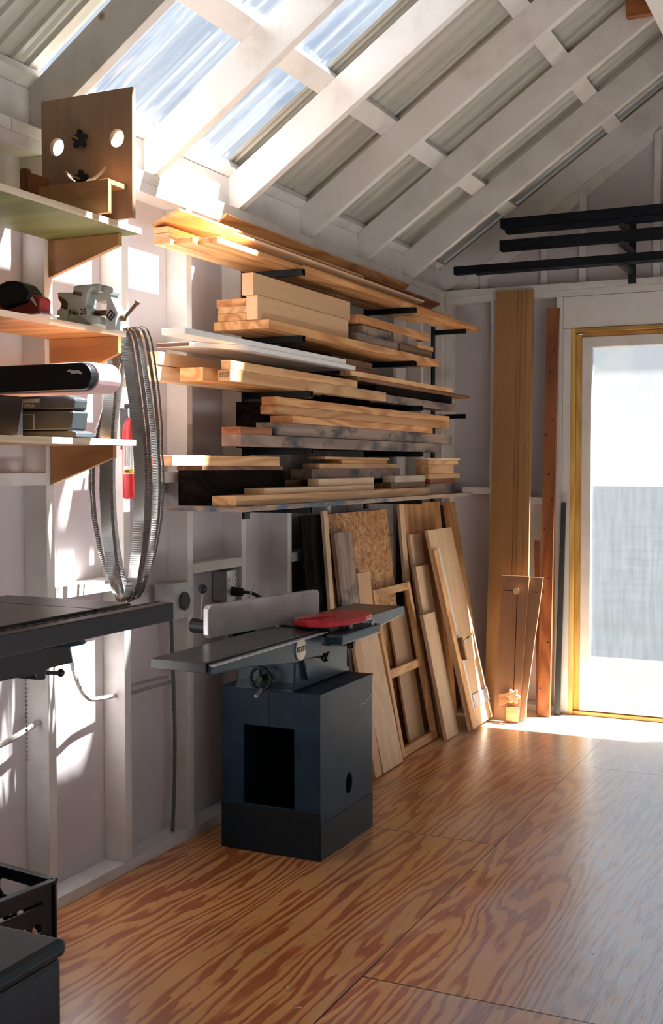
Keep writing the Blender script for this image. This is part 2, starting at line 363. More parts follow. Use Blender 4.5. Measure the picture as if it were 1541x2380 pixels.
    def build(s, name, mat, parent=None, bevel=0.0, smooth=False, loc=None):
        if loc is None:
            if parent is not None: loc = parent['_o']
            else:
                xs, ys, zs = zip(*s.v); loc = ((min(xs) + max(xs)) / 2, (min(ys) + max(ys)) / 2, min(zs))
        me = bpy.data.meshes.new(name)
        me.from_pydata([(p[0] - loc[0], p[1] - loc[1], p[2] - loc[2]) for p in s.v], [], s.f); me.update()
        bm = bmesh.new(); bm.from_mesh(me); bmesh.ops.recalc_face_normals(bm, faces=bm.faces[:]); bm.to_mesh(me); bm.free()
        me.materials.append(mat)
        if smooth:
            for p in me.polygons: p.use_smooth = True
        o = bpy.data.objects.new(name, me); COL.objects.link(o); o['_o'] = loc
        if parent is not None: o.parent = parent
        else: o.location = loc
        if bevel:
            bv = o.modifiers.new('edge', 'BEVEL'); bv.width = bevel; bv.segments = 2; bv.limit_method = 'ANGLE'; bv.angle_limit = R(40)
        if smooth:
            try: me.set_sharp_from_angle(angle=R(40))
            except Exception: pass
        return o
def tag(o, label, cat, group=None, kind=None):
    o['label'] = label; o['category'] = cat
    if group: o['group'] = group
    if kind: o['kind'] = kind
    return o
def thing(name, loc, label, cat, group=None):
    o = bpy.data.objects.new(name, None); COL.objects.link(o); o.location = loc; o['_o'] = tuple(loc); o.empty_display_size = 0.05
    return tag(o, label, cat, group)
def struct(o):
    o['kind'] = 'structure'; return o
def rect(x0, x1, z0, z1): return [(x0, z0), (x1, z0), (x1, z1), (x0, z1)]
def circ(cx_, cz, r_, k=28, rz=None): return [(cx_ + r_ * math.cos(2 * math.pi * i / k), cz + (rz or r_) * math.sin(2 * math.pi * i / k)) for i in range(k)]
def lettering(txt, size, M4, mat, parent, name='lettering', depth=0.0006):
    cu = bpy.data.curves.new(name, 'FONT'); cu.body = txt; cu.size = size; cu.align_x = 'CENTER'; cu.align_y = 'CENTER'; cu.extrude = depth
    t = bpy.data.objects.new(name, cu); COL.objects.link(t)
    dg = bpy.context.evaluated_depsgraph_get(); me = bpy.data.meshes.new_from_object(t.evaluated_get(dg))
    bpy.data.objects.remove(t, do_unlink=True)
    off = Vector(parent['_o'])
    me.transform(Matrix.Translation(-off) @ M4); me.materials.clear(); me.materials.append(mat)
    o = bpy.data.objects.new(name, me); COL.objects.link(o); o.parent = parent; o['_o'] = parent['_o']
    return o
FACE_NY = Matrix(((1, 0, 0, 0), (0, 0, -1, 0), (0, 1, 0, 0), (0, 0, 0, 1)))     # text on a face looking towards -y
FACE_PX = Matrix(((0, 0, 1, 0), (1, 0, 0, 0), (0, 1, 0, 0), (0, 0, 0, 1)))      # text on a face looking towards +x
def at(x, y, z): return Matrix.Translation((x, y, z))

# ================================================================== ROOM
D = 6.47           # front faces of the back-wall studs
SL = 0.69          # roof slope
HP = 2.43          # top of plates
RX = 3.08          # stud faces of the right wall
Y0 = -1.6
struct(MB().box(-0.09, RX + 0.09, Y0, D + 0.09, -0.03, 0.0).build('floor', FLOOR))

# left wall
wl = struct(MB().box(-0.101, -0.089, Y0, D + 0.1, -0.03, 2.43).build('wall_left', SHEATH))
STUDS = [2.862 + 0.4035 * i for i in range(-5, 9)]
for y in STUDS: MB().box(-0.089, 0.0, y, y + 0.038, 0.038, HP - 0.076).build('stud', PAINT, wl, 0.0015)
MB().box(-0.089, 0.0, D - 0.04, D, 0.038, HP - 0.076).build('stud', PAINT, wl, 0.0015)
MB().box(-0.089, 0.0, Y0, D, 0.0, 0.038).build('sole_plate', PAINT, wl, 0.002)
MB().box(-0.089, 0.0, Y0, D, HP - 0.076, HP - 0.0385).build('top_plate', PAINT, wl, 0.0015)
MB().box(-0.089, 0.0, Y0, 2.72, HP - 0.038, HP).build('top_plate', PAINT, wl, 0.0015)
MB().box(-0.089, 0.0, 2.7215, D + 0.089, HP - 0.038, HP).build('top_plate', PAINT, wl, 0.0015)
for i, z in ((4, 1.345), (5, 0.985), (6, 1.345), (7, 1.0), (8, 1.345), (9, 0.985), (3, 1.0), (10, 1.345), (11, 1.0)):
    y = STUDS[i]; MB().box(-0.089, 0.0, y + 0.0385, STUDS[i + 1] - 0.0005, z, z + 0.038).build('blocking', PAINT, wl, 0.0015)
MB().box(0.0, 0.016, 3.225, 3.315, 1.702, 1.738).build('cleat', W['pine_y'], wl, 0.002)

# back wall with the door opening
wb = struct(MB().plate([(-0.1, -0.03), (0.752, -0.03), (0.752, 2.175), (2.328, 2.175), (2.328, -0.03), (RX + 0.1, -0.03), (RX + 0.1, 2.56), (1.54, 2.632 + SL * 1.54), (-0.1, 2.56)], [], 'y', D + 0.089, D + 0.101).build('wall_back', SHEATH))
for x0, x1 in ((0.0, 0.038), (0.281, 0.307), (0.667, 0.7045), (2.375, 2.413), (2.78, 2.818), (3.04, 3.08)):
    MB().box(x0, x1, D, D + 0.089, 0.038, HP - 0.076).build('stud', PAINT, wb, 0.0015)
for x0, x1 in ((0.706, 0.752), (2.328, 2.3735)):
    MB().box(x0, x1, D, D + 0.089, 0.038, 2.175).build('jack_stud', PAINT, wb, 0.0015)
MB().box(0.706, 2.3735, D - 0.002, D + 0.087, 2.177, HP - 0.078).build('header', PAINT, wb, 0.002)
MB().box(0.0, 0.752, D, D + 0.089, 0.0, 0.038).build('sole_plate', PAINT, wb, 0.0015)
MB().box(2.328, RX, D, D + 0.089, 0.0, 0.038).build('sole_plate', PAINT, wb, 0.0015)
MB().box(0.001, RX, D, D + 0.089, HP - 0.076, HP - 0.0385).build('top_plate', PAINT, wb, 0.0015)
MB().box(0.001, RX, D, D + 0.089, HP - 0.038, HP).build('top_plate', PAINT, wb, 0.0015)
for x0, x1, z in ((0.0385, 0.2805, 1.245), (0.3075, 0.6665, 1.19), (2.4135, 2.7795, 1.19)):
    MB().box(x0, x1, D, D + 0.089, z, z + 0.038).build('blocking', PAINT, wb, 0.0015)
# gable framing: studs notched under a flat-laid rake member
for x in (0.20, 0.56, 0.78, 1.185, 1.54, 1.90, 2.30, 2.7):
    top = 2.395 + SL * (x if x < 1.54 else RX - x - 0.038)
    t2 = 2.395 + SL * (x + 0.038 if x + 0.038 < 1.54 else RX - x - 0.038)
    MB().prism([(x, HP), (x + 0.038, HP), (x + 0.038, max(HP + 0.01, t2)), (x, max(HP + 0.01, top))], 'y', D + 0.05, D + 0.089).build('gable_stud', PAINT, wb, 0.0015)
for sgn in (1, -1):
    def fx(x): return x if sgn > 0 else RX - x
    MB().prism([(fx(0.03), 2.432 + SL * 0.03), (fx(1.54), 2.432 + SL * 1.54), (fx(1.54), 2.60 + SL * 1.54), (fx(-0.05), 2.60 - SL * 0.05), (fx(-0.05), 2.432)], 'y', D + 0.0495, D + 0.089).build('rake_board', PAINT, wb, 0.0015)
    MB().prism([(fx(0.0), 2.4305), (fx(0.16), 2.4305), (fx(1.54), 2.40 + SL * 1.52), (fx(1.54), 2.432 + SL * 1.54), (fx(0.03), 2.432 + SL * 0.03)], 'y', D + 0.07, D + 0.089).build('rake_board', PAINT, wb, 0.0015)

# right wall with a large window, wall behind the photographer
wr_ = struct(MB().plate([(Y0, -0.03), (D + 0.1, -0.03), (D + 0.1, 2.43), (Y0, 2.43)], [[(1.2, 0.7), (4.2, 0.7), (4.2, 2.05), (1.2, 2.05)]], 'x', RX + 0.089, RX + 0.101).build('wall_right', BAREPLY))
for y in STUDS:
    if not 1.18 < y + 0.02 < 4.22: MB().box(RX, RX + 0.089, y, y + 0.038, 0.038, HP - 0.076).build('stud', PAINT, wr_)
MB().box(RX, RX + 0.089, Y0, D, 0.0, 0.038).build('sole_plate', PAINT, wr_)
MB().box(RX, RX + 0.089, Y0, D, HP - 0.076, HP).build('top_plate', PAINT, wr_)
w2 = struct(MB().plate([(1.2, 0.7), (4.2, 0.7), (4.2, 2.05), (1.2, 2.05)], [rect(1.25, 2.67, 0.75, 2.0), rect(2.73, 4.15, 0.75, 2.0)], 'x', RX + 0.03, RX + 0.1).build('window_2', PAINT))
struct(MB().plate([(-0.1, -0.03), (1.2, -0.03), (1.2, 2.05), (1.8, 2.05), (1.8, -0.03), (RX + 0.1, -0.03), (RX + 0.1, 2.56), (1.54, 2.632 + SL * 1.54), (-0.1, 2.56)], [], 'y', Y0 - 0.012, Y0).build('wall_near', BAREPLY))  # unseen doorway cut in to let fill daylight into the room

# ceiling: rafters, purlins, corrugated sheets, ridge beam
RAF = [0.42, 1.03, 1.64, 2.25, 2.856, 3.466, 4.062, 4.69, 5.32, 5.935]
RB0, RT0 = 2.432, 2.595
PT = 0.046                                   # vertical thickness of a flat purlin
XR = 1.54
def corr(y0, y1, left=True, z_=RT0 + PT + 0.004):
    """ribbed sheet: flat pans with raised trapezoid ribs every 73.5 mm, running up the slope"""
    pitch = 0.0735; xs = (-0.16, XR + 0.01); prof = []
    k0 = math.floor((y0 - 2.604) / pitch) - 1; k1 = math.ceil((y1 - 2.604) / pitch) + 1
    for k in range(k0, k1):
        c = 2.604 + k * pitch
        for dy, h in ((-0.017, 0.0), (-0.010, 0.014), (0.010, 0.014), (0.017, 0.0), (0.036, 0.0025), (0.0375, 0.0025)): prof.append((c + dy, h))
    prof = [p for p in prof if y0 < p[0] < y1]; prof = [(y0, prof[0][1])] + prof + [(y1, prof[-1][1])]
    k = len(prof); P = [(x if left else RX - x, y, z_ + SL * x + h) for x in xs for y, h in prof]
    return MB().add(P, [(i, i + 1, k + i + 1, k + i) for i in range(k - 1)])
ce = struct(corr(4.035, D + 0.2).build('ceiling', ROOFMETAL))
corr(Y0 - 0.1, 2.905).build('roof_sheet', ROOFMETAL, ce)
corr(Y0 - 0.1, D + 0.2, False).build('roof_sheet', DARKROOF, ce)
wn1 = struct(corr(2.885, 4.050, True, RT0 + PT + 0.006).build('window_1', PLASTIC))
for side in (1, -1):
    def gx(x): return x if side > 0 else RX - x
    for y in RAF:
        pts = [(-0.089, RB0), (0.0, RB0), (1.475, RB0 + SL * 1.475), (1.475, RT0 + SL * 1.475), (-0.089, RT0 - SL * 0.089)]
        MB().prism([(gx(a), c) for a, c in pts], 'y', y, y + 0.038).build('rafter', PAINT, ce, 0.0015)
    for xa, xb in ((-0.10, -0.012), (0.349, 0.4225), (0.935, 1.0065)):
        MB().prism([(gx(xa), RT0 + SL * xa), (gx(xb), RT0 + SL * xb), (gx(xb - 0.02), RT0 + SL * xb + PT - 0.014), (gx(xa - 0.02), RT0 + SL * xa + PT - 0.014)], 'y', Y0, D + 0.089).build('purlin', PAINT, ce, 0.001)
    ys = [Y0] + RAF + [D + 0.049]
    for i in range(len(ys) - 1):
        a = ys[i] + (0.0385 if i else 0); b_ = ys[i + 1] - 0.0005
        MB().prism([(gx(-0.085), HP), (gx(-0.047), HP), (gx(-0.047), 2.557), (gx(-0.085), 2.53)], 'y', a, b_).build('rafter_block', PAINT, ce, 0.001)
MB().box(1.475, 1.605, Y0, D + 0.049, 3.205, 3.60).build('ridge_beam', PAINT, ce, 0.002)
MB().box(1.275, 1.4745, 5.2815, 5.3195, 3.394, 3.50).build('hanger_block', W['red_x'], ce, 0.002)
# roof-edge boards over the walls keep the weather out
MB().box(-0.101, -0.089, Y0, D + 0.1, 2.43, 2.53).build('eave_board', PAINT, ce)

# door
dr = struct(MB().plate(rect(0.81, 2.27, 0.026, 2.125), [rect(0.866, 2.214, 0.094, 2.066)], 'y', D + 0.012, D + 0.052).build('door_1', PAINT, None, 0.004))
MB().box(0.860, 2.220, D + 0.030, D + 0.036, 0.088, 2.072).build('glass_pane', GLASS, dr)
for a, b_ in ((0.7525, 0.775), (2.305, 2.3275)): MB().box(a, b_, D - 0.006, D + 0.095, 0.0, 2.174).build('door_jamb', YELWOOD, dr, 0.002)
for a, b_ in ((0.7755, 0.8095), (2.2705, 2.3045)): MB().box(a, b_, D + 0.020, D + 0.09, 0.0, 2.14).build('door_stop', YELWOOD, dr, 0.002)
MB().box(0.7755, 2.3045, D - 0.006, D + 0.095, 2.152, 2.1745).build('head_jamb', YELWOODX, dr, 0.002)
MB().box(0.8100, 2.2700, D + 0.020, D + 0.09, 2.1265, 2.1515).build('head_stop', YELWOODX, dr, 0.002)
MB().box(0.7755, 2.3045, D + 0.0, D + 0.10, 0.0, 0.022).build('door_sill', YELWOODX, dr, 0.002)

# outside ground
struct(MB().box(-6, 9, D + 0.12, 9.15, -0.2, -0.1).build('ground_concrete', CONCRETE))
struct(MB().box(RX + 0.11, 14, -6, D, -0.2, -0.1).build('ground_gravel', BOUNCE_GRAVEL))  # unseen ground added to bounce sunlight in through the right window
struct(MB().box(-60, 60, 9.16, 90, -0.3, -0.12).build('ground_field', FIELD))

# ================================================================== WALL SHELVES
def shelf(label, zt, th, xd, tri, peg=False, mat='ply_x'):
    t = thing('wall_shelf', (0.0, 2.3, zt - th), label, 'shelf', 'plywood shelves on the left wall')
    bd = MB().box(0.002, xd, 1.55, 2.932, zt - th, zt).build('shelf_board', W[mat], t, 0.001)
    MB().box(xd, xd + 0.003, 1.55, 2.932, zt - th, zt).build('board_edge', W['edge_y'], bd)
    for y in (2.8815, 2.078):
        MB().prism([(0.001, zt - th - 0.0005), (tri[0], zt - th - 0.0005), (tri[0], zt - th - tri[1]), (0.001, zt - th - tri[2])], 'y', y, y + 0.018).build('bracket', W['ply_x'], t, 0.001)
    if peg: MB().cyl((0.20, 2.925, zt + 0.004), (0.20, 3.10, zt + 0.004), 0.011, seg=14).build('peg', W['pine_y'], t, smooth=True)
    return t
shelf('topmost plywood shelf on the left wall, holding the smile-cut plywood panel', 2.118, 0.018, 0.307, (0.262, 0.036, 0.115), mat='olive_x')
shelf('middle plywood shelf on the left wall, holding the teal bench vise', 1.812, 0.017, 0.249, (0.258, 0.052, 0.155), True)
shelf('lowest plywood shelf on the left wall, holding the dark tool case', 1.484, 0.018, 0.283, (0.237, 0.036, 0.12))

# smile panel jig on the top shelf
t = thing('plywood_jig', (0.2, 2.77, 2.118), 'plywood jig with two round holes and a smile-shaped slot on the top shelf', 'jig')
arc = []
for i in range(13):
    a = R(218 + i * (322 - 218) / 12); arc.append((0.205 + 0.098 * math.cos(a), 2.333 + 0.098 * math.sin(a)))
for i in range(12, -1, -1):
    a = R(218 + i * (322 - 218) / 12); arc.append((0.205 + 0.088 * math.cos(a), 2.333 + 0.088 * math.sin(a)))
MB().plate([(0.044, 2.119), (0.370, 2.119), (0.372, 2.491), (0.045, 2.491)], [circ(0.101, 2.351, 0.026), circ(0.317, 2.352, 0.026), arc], 'y', 2.80, 2.816).build('panel', wood('brown_birch_panel', (0.42, 0.27, 0.16), (0.33, 0.20, 0.11), 'z', fine=0.8), t)
ch = MB().box(0.105, 0.350, 2.712, 2.727, 2.119, 2.214).box(0.105, 0.350, 2.727, 2.7995, 2.200, 2.214).build('fence_channel', W['ply_x'], t, 0.001)
def star(cx_, cz):
    pts = []
    for i in range(40):
        a = 2 * math.pi * i / 40; r_ = 0.0225 + 0.0065 * math.cos(5 * a); pts.append((cx_ + r_ * math.cos(a + 0.3), cz + r_ * math.sin(a + 0.3)))
    k = MB().prism(pts, 'y', 2.778, 2.793).cyl((cx_, 2.793, cz), (cx_, 2.80, cz), 0.010).build('star_knob', BLACK, t, 0.003)
    MB().cyl((cx_, 2.748, cz), (cx_, 2.7785, cz), 0.0032, seg=10).build('bolt', plain('brass_bolt_' + str(len(MATS)), (0.55, 0.42, 0.12), 0.4, 0.7), k)
star(0.196, 2.359); star(0.200, 2.243)
t = thing('push_block', (0.05, 2.75, 2.118), 'reddish wooden push block with upright handle, left end of the top shelf', 'push block')
MB().box(0.012, 0.04, 2.735, 2.765, 2.119, 2.285).build('handle', W['red_z'], t, 0.008)
MB().prism([(0.0405, 2.119), (0.103, 2.119), (0.103, 2.250), (0.0405, 2.272)], 'y', 2.738, 2.762).build('body', W['red_x'], t, 0.003)
for o in [c for c in t.children]: pass

# ---- middle shelf: vise
VISE_BODY = [(0.1270, 1.915), (0.1330, 1.916), (0.1850, 1.912), (0.1860, 1.93), (0.2140, 1.933), (0.2680, 1.932), (0.2830, 1.93), (0.2840, 1.909), (0.2720, 1.911), (0.2640, 1.921), (0.2540, 1.922), (0.2420, 1.913), (0.2350, 1.892), (0.2320, 1.87), (0.2450, 1.858), (0.2460, 1.845), (0.2790, 1.837), (0.2790, 1.8125), (0.1660, 1.8125), (0.1640, 1.862), (0.1470, 1.867), (0.1450, 1.88), (0.1310, 1.897)]
t = thing('bench_vise', (0.22, 2.79, 1.812), 'teal anvil vise with raised No 25 lettering and rusty screw handle, middle shelf', 'vise')
vb = MB().prism(VISE_BODY, 'y', 2.762, 2.812).build('fixed_jaw', TEAL, t, 0.004)
MB().prism([(0.1320, 1.8125), (0.1655, 1.8125), (0.1655, 1.862), (0.1470, 1.868), (0.1340, 1.862)], 'y', 2.752, 2.825).build('foot', TEAL, t, 0.004)
MB().prism([(0.1380, 1.866), (0.1640, 1.863), (0.1680, 1.88), (0.1580, 1.892), (0.1340, 1.906), (0.1320, 1.898), (0.1450, 1.88)], 'y', 2.7605, 2.764).build('anvil_horn', RUST, vb, 0.001)
MB().prism([(0.1860, 1.905), (0.2160, 1.899), (0.2200, 1.909), (0.1880, 1.914)], 'y', 2.7600, 2.7625).build('jaw_recess', RUST, vb)
lettering('No 25', 0.024, at(0.203, 2.7615, 1.853) @ FACE_NY, INK, vb)
mj = MB().prism([(0.2850, 1.924), (0.3100, 1.923), (0.3240, 1.918), (0.3240, 1.904), (0.3130, 1.898), (0.3400, 1.847), (0.3320, 1.822), (0.3320, 1.795), (0.2975, 1.795), (0.2980, 1.84), (0.3000, 1.869), (0.3000, 1.882), (0.2670, 1.878), (0.2620, 1.888), (0.2500, 1.899), (0.2530, 1.903), (0.2850, 1.906)], 'y', 2.768, 2.806).build('moving_jaw', TEAL, t, 0.003)
MB().plate([(0.3160, 1.822), (0.3320, 1.838), (0.3160, 1.854), (0.3000, 1.838)], [[(0.3160, 1.826), (0.3280, 1.838), (0.3160, 1.850), (0.3040, 1.838)]], 'y', 2.765, 2.7685).build('diamond_emblem', INK, mj)
MB().prism([(0.3100, 1.834), (0.3180, 1.843), (0.3220, 1.838), (0.3180, 1.835)], 'y', 2.7665, 2.7685).build('emblem_mark', INK, mj)
MB().cyl((0.2465, 2.787, 1.851), (0.2970, 2.787, 1.849), 0.008).build('screw', RUST, t, smooth=True)
MB().cyl((0.3390, 2.787, 1.832), (0.3540, 2.787, 1.832), 0.010).build('screw_head', RUST, t, smooth=True)
hd = MB().cyl((0.3480, 2.787, 1.830), (0.3930, 2.787, 1.872), 0.005).build('handle', RUST, t, smooth=True)
MB().ball((0.3940, 2.787, 1.873), 0.008).build('handle_knob', RUST, hd, smooth=True)

# ---- middle shelf: red circular saw
t = thing('circular_saw', (0.22, 2.55, 1.812), 'red and black corded circular saw at the left of the middle shelf', 'power saw')
bd = MB().prism([(0.095, 1.880), (0.123, 1.880), (0.137, 1.848), (0.154, 1.834), (0.227, 1.849), (0.235, 1.874), (0.271, 1.859), (0.269, 1.825), (0.277, 1.8125), (0.070, 1.8125), (0.070, 1.84), (0.100, 1.86)], 'y', 2.51, 2.56).build('body', SAWRED, t, 0.006)
MB().prism([(0.000, 1.885), (0.067, 1.905), (0.093, 1.909), (0.117, 1.888), (0.134, 1.903), (0.159, 1.911), (0.187, 1.91), (0.216, 1.899), (0.240, 1.876), (0.229, 1.8505), (0.154, 1.8355), (0.138, 1.849), (0.123, 1.8815), (0.070, 1.885), (0.050, 1.84), (0.010, 1.835)], 'y', 2.505, 2.565).build('motor_housing', BLACK, t, 0.006)
MB().prism([(0.238, 1.858), (0.250, 1.846), (0.262, 1.834), (0.256, 1.848), (0.246, 1.862)], 'y', 2.5085, 2.5098).build('side_mark', WHITE, bd)
MB().box(0.015, 0.285, 2.495, 2.575, 1.8122, 1.8165).build('sole', GALV, t)

# ---- lowest shelf: tool case
t = thing('tool_case', (0.15, 2.69, 1.484), 'dark moulded tool case with yellow round sticker on the lowest shelf', 'tool case')
CS = plain('dark_case_plastic', (0.022, 0.028, 0.032), 0.45, 0, 0.15)
up = MB().prism([(0.015, 1.612), (0.172, 1.608), (0.248, 1.606), (0.286, 1.594), (0.281, 1.5605), (0.015, 1.565)], 'y', 2.64, 2.70).build('lid', CS, t, 0.008)
lo = MB().prism([(0.015, 1.5645), (0.281, 1.5600), (0.282, 1.553), (0.274, 1.5045), (0.015, 1.5045)], 'y', 2.635, 2.705).build('body', CS, t, 0.006)
MB().prism([(0.012, 1.504), (0.279, 1.504), (0.294, 1.499), (0.298, 1.4845), (0.012, 1.4845)], 'y', 2.63, 2.71).build('base', CS, t, 0.003)
pl = MB().box(0.036, 0.164, 2.6375, 2.6398, 1.568, 1.598).build('name_plate', plain('dark_label', (0.03, 0.035, 0.04), 0.5), up)
MB().box(0.050, 0.161, 2.6370, 2.6376, 1.585, 1.596).build('plate_band', plain('grey_label_band', (0.16, 0.19, 0.19), 0.5), pl)
lettering('CRAFTSMAN', 0.0155, at(0.102, 2.6368, 1.5765) @ FACE_NY, plain('faded_label_ink', (0.20, 0.22, 0.22), 0.5), pl)
MB().plate(rect(0.028, 0.144, 1.507, 1.552), [rect(0.030, 0.142, 1.509, 1.550)], 'y', 2.6335, 2.6352).build('front_frame', GALV, lo)
MB().cyl((0.091, 2.6330, 1.529), (0.091, 2.6348, 1.529), 0.0085, seg=24).build('sticker', YELLOW, lo)

# ---- belt sander above the case
t = thing('belt_sander', (0.1, 2.45, 1.484), 'black benchtop belt sander with a pink sanding belt jutting over the lowest shelf', 'sander')
def stadium(x0, x1, z0, z1, k=12):
    r_ = (z1 - z0) / 2; c = (z0 + z1) / 2; P = []
    for i in range(k + 1): a = -math.pi / 2 + math.pi * i / k; P.append((x1 - r_ + r_ * math.cos(a), c + r_ * math.sin(a)))
    for i in range(k + 1): a = math.pi / 2 + math.pi * i / k; P.append((x0 + r_ + r_ * math.cos(a), c + r_ * math.sin(a)))
    return P
MB().prism(stadium(0.03, 0.488, 1.602, 1.672), 'y', 2.445, 2.472).build('side_cover', BLACK, t, 0.004)
MB().prism(stadium(0.03, 0.492, 1.598, 1.676), 'y', 2.4725, 2.572).build('sanding_belt', BELT, t, 0.003)
gm = MB()
for q in ([(0.41, 1.650), (0.418, 1.656), (0.43, 1.652), (0.447, 1.653), (0.458, 1.646), (0.456, 1.641), (0.445, 1.645), (0.425, 1.643), (0.422, 1.648)],): gm.prism(q, 'y', 2.4440, 2.4452)
gm.build('worn_mark', WHITE, t)
MB().box(0.03, 0.16, 2.43, 2.57, 1.4845, 1.598).build('base', BLACK, t, 0.006)

# ================================================================== BAND SAW BLADES, EXTINGUISHER
def blade(yc, xm, a, wd, k, label):
    twist = 0.80 if k == 0 else (0.40 if k == 3 else 0.10)
    """hangs from the peg: narrow at the top, widest below the middle, rounded at the bottom"""
    prof = [(0.0, 0.0), (0.012, 0.16), (0.05, 0.30), (0.13, 0.47), (0.25, 0.70), (0.38, 0.90), (0.50, 0.99), (0.58, 1.0), (0.70, 0.94), (0.82, 0.78), (0.91, 0.56), (0.965, 0.34), (0.992, 0.15), (1.0, 0.0)]
    def W_(t):
        for (t0, w0), (t1, w1) in zip(prof, prof[1:]):
            if t <= t1: return w0 + (w1 - w0) * (t - t0) / (t1 - t0)
        return 0.0
    zt, zb = 1.826 + 0.004 * k, 0.985 - 0.005 * (k % 3)
    N = 640; raw = []
    for i in range(N):
        u_ = 2 * i / N; s_ = 1 if u_ < 1 else -1; t = u_ if u_ < 1 else 2 - u_
        t = 0.5 - 0.5 * math.cos(math.pi * t)
        xc_ = 0.212 + (xm - 0.212) * min(1, t * 2.2)
        raw.append(Vector((xc_ + s_ * a * W_(t), 0, zt + (zb - zt) * t)))
    for _ in range(6): raw = [(raw[i - 1] + raw[i] * 2 + raw[(i + 1) % N]) / 4 for i in range(N)]
    P = []
    for i, p in enumerate(raw):
        d = (raw[(i + 1) % N] - raw[i - 1]).normalized(); nr = Vector((d.z, 0, -d.x)); tw = twist * abs(math.sin(2 * math.pi * i / N)) ** 0.7
        e = 0.0012 if i % 2 else 0.0
        q = Vector((math.sin(tw) * wd * 0.5, 0, 0)); hw_ = math.cos(tw) * wd / 2
        P.append((p.x - q.x - e, yc - hw_ - e, p.z)); P.append((p.x + q.x, yc + hw_, p.z))
    F = [(2 * i, 2 * ((i + 1) % N), 2 * ((i + 1) % N) + 1, 2 * i + 1) for i in range(N)]
    o = MB().add(P, F).build('bandsaw_blade', BLADE)
    so = o.modifiers.new('gauge', 'SOLIDIFY'); so.thickness = 0.0009
    return tag(o, label, 'saw blade', 'band saw blades hanging from the shelf peg')
BL = 'steel band saw blade in the loop hung below the middle shelf, '
for k, args in enumerate([(2.955, 0.2164, 0.0649, 0.031, 'innermost wide band'), (2.985, 0.2199, 0.066, 0.014, 'second from inside'), (3.003, 0.1945, 0.0934, 0.016, 'narrow middle band'), (3.028, 0.2105, 0.0813, 0.018, 'bright broad outer band'), (3.05, 0.1636, 0.1278, 0.014, 'second outermost band'), (3.072, 0.15, 0.1411, 0.008, 'outermost thin band')]):
    blade(*args[:4], k, BL + args[4])

t = thing('fire_extinguisher', (0.055, 3.215, 1.295), 'red fire extinguisher with ABC label hung on a white stud behind the saw blades', 'fire extinguisher')
c = (0.062, 3.235, 1.295)
cy_ = MB().lathe([(0.0, 0.0), (0.030, 0.0), (0.0355, 0.006), (0.0355, 0.225), (0.032, 0.248), (0.022, 0.266), (0.012, 0.274), (0.0, 0.274)], c).build('cylinder', RED, t, smooth=True)
MB().cyl((c[0], c[1], 1.569), (c[0], c[1], 1.60), 0.010).box(c[0] - 0.008, c[0] + 0.05, c[1] - 0.006, c[1] + 0.006, 1.594, 1.601).build('valve', BLACK, t)
MB().cyl((c[0] - 0.03, c[1], 1.606), (c[0] + 0.014, c[1], 1.606), 0.008).build('nozzle', BLACK, t, smooth=True)
MB().tube([(c[0] + 0.01, c[1], 1.59), (c[0] + 0.04, c[1] - 0.008, 1.575), (c[0] + 0.044, c[1] - 0.006, 1.53), (c[0] + 0.041, c[1] - 0.004, 1.47)], 0.005).build('hose', BLACKR, t, smooth=True)
MB().box(0.0005, 0.03, 3.2500, 3.2555, 1.46, 1.60).box(0.0005, 0.004, 3.25, 3.29, 1.46, 1.60).build('wall_bracket', plain('slate_bracket', (0.06, 0.065, 0.075), 0.5), t)
lb = MB(); P = []; F = []
for j, z in enumerate((1.378, 1.486)):
    for i in range(13):
        a = R(-120 + i * 9); P.append((c[0] + 0.0360 * math.cos(a), c[1] + 0.0360 * math.sin(a), z))
for i in range(12): F.append((i, i + 1, 14 + i, 13 + i))
lb.add(P, F).build('label_sheet', WHITE, cy_)
lb = MB(); P = []; F = []
for j, z in enumerate((1.380, 1.394)):
    for i in range(13):
        a = R(-119 + i * 8.8); P.append((c[0] + 0.0364 * math.cos(a), c[1] + 0.0364 * math.sin(a), z))
for i in range(12): F.append((i, i + 1, 14 + i, 13 + i))
yb = lb.add(P, F).build('hazard_band', YELLOW, cy_)
ang = -88
lettering('ABC', 0.0125, at(c[0] + 0.0366 * math.cos(R(ang)), c[1] + 0.0370 * math.sin(R(ang)), 1.387) @ Matrix.Rotation(R(ang + 90), 4, 'Z') @ FACE_NY, INK, yb)
fn = MB()
for k in range(5): fn.obox((c[0] - 0.012 + k * 0.006, c[1] - 0.0372, 1.405), (0.0022, 0, 0), (0, 0.0008, 0), (0, 0, 0.07))
fn.build('small_print', plain('grey_print', (0.42, 0.42, 0.42), 0.6), cy_)

# ================================================================== LUMBER RACK
t = thing('lumber_rack', (0.02, 5.2, 1.19), 'dark steel lumber rack with five tiers of arms bolted to the left wall studs', 'rack')
LV = [(2.178, 0.270), (1.918, 0.270), (1.700, 0.304), (1.476, 0.306), (1.244, 0.300)]
for i, y in enumerate((4.097, 5.312, 6.265)):
    MB().box(0.0005, 0.012, y - 0.021, y + 0.021, 1.19, 2.20).build('upright', STEEL, t, 0.001)
    for k, (z, xe) in enumerate(LV):
        if i == 2:
            if k not in (0, 2): continue
            xe = 0.2
        MB().plate(rect(y - 0.0125, y + 0.0125, z - 0.0255, z - 0.0005), [rect(y - 0.0105, y + 0.0105, z - 0.0235, z - 0.0025)], 'x', 0.0122, xe).build('arm', STEEL, t)
LG = 'boards stored on the wall lumber rack'
def board(x0, x1, y0, y1, z0, z1, mat, label, name='board', bev=0.0015):
    return tag(MB().box(x0, x1, y0, y1, z0, z1).build(name, W[mat], None, bev), label, 'board', LG)
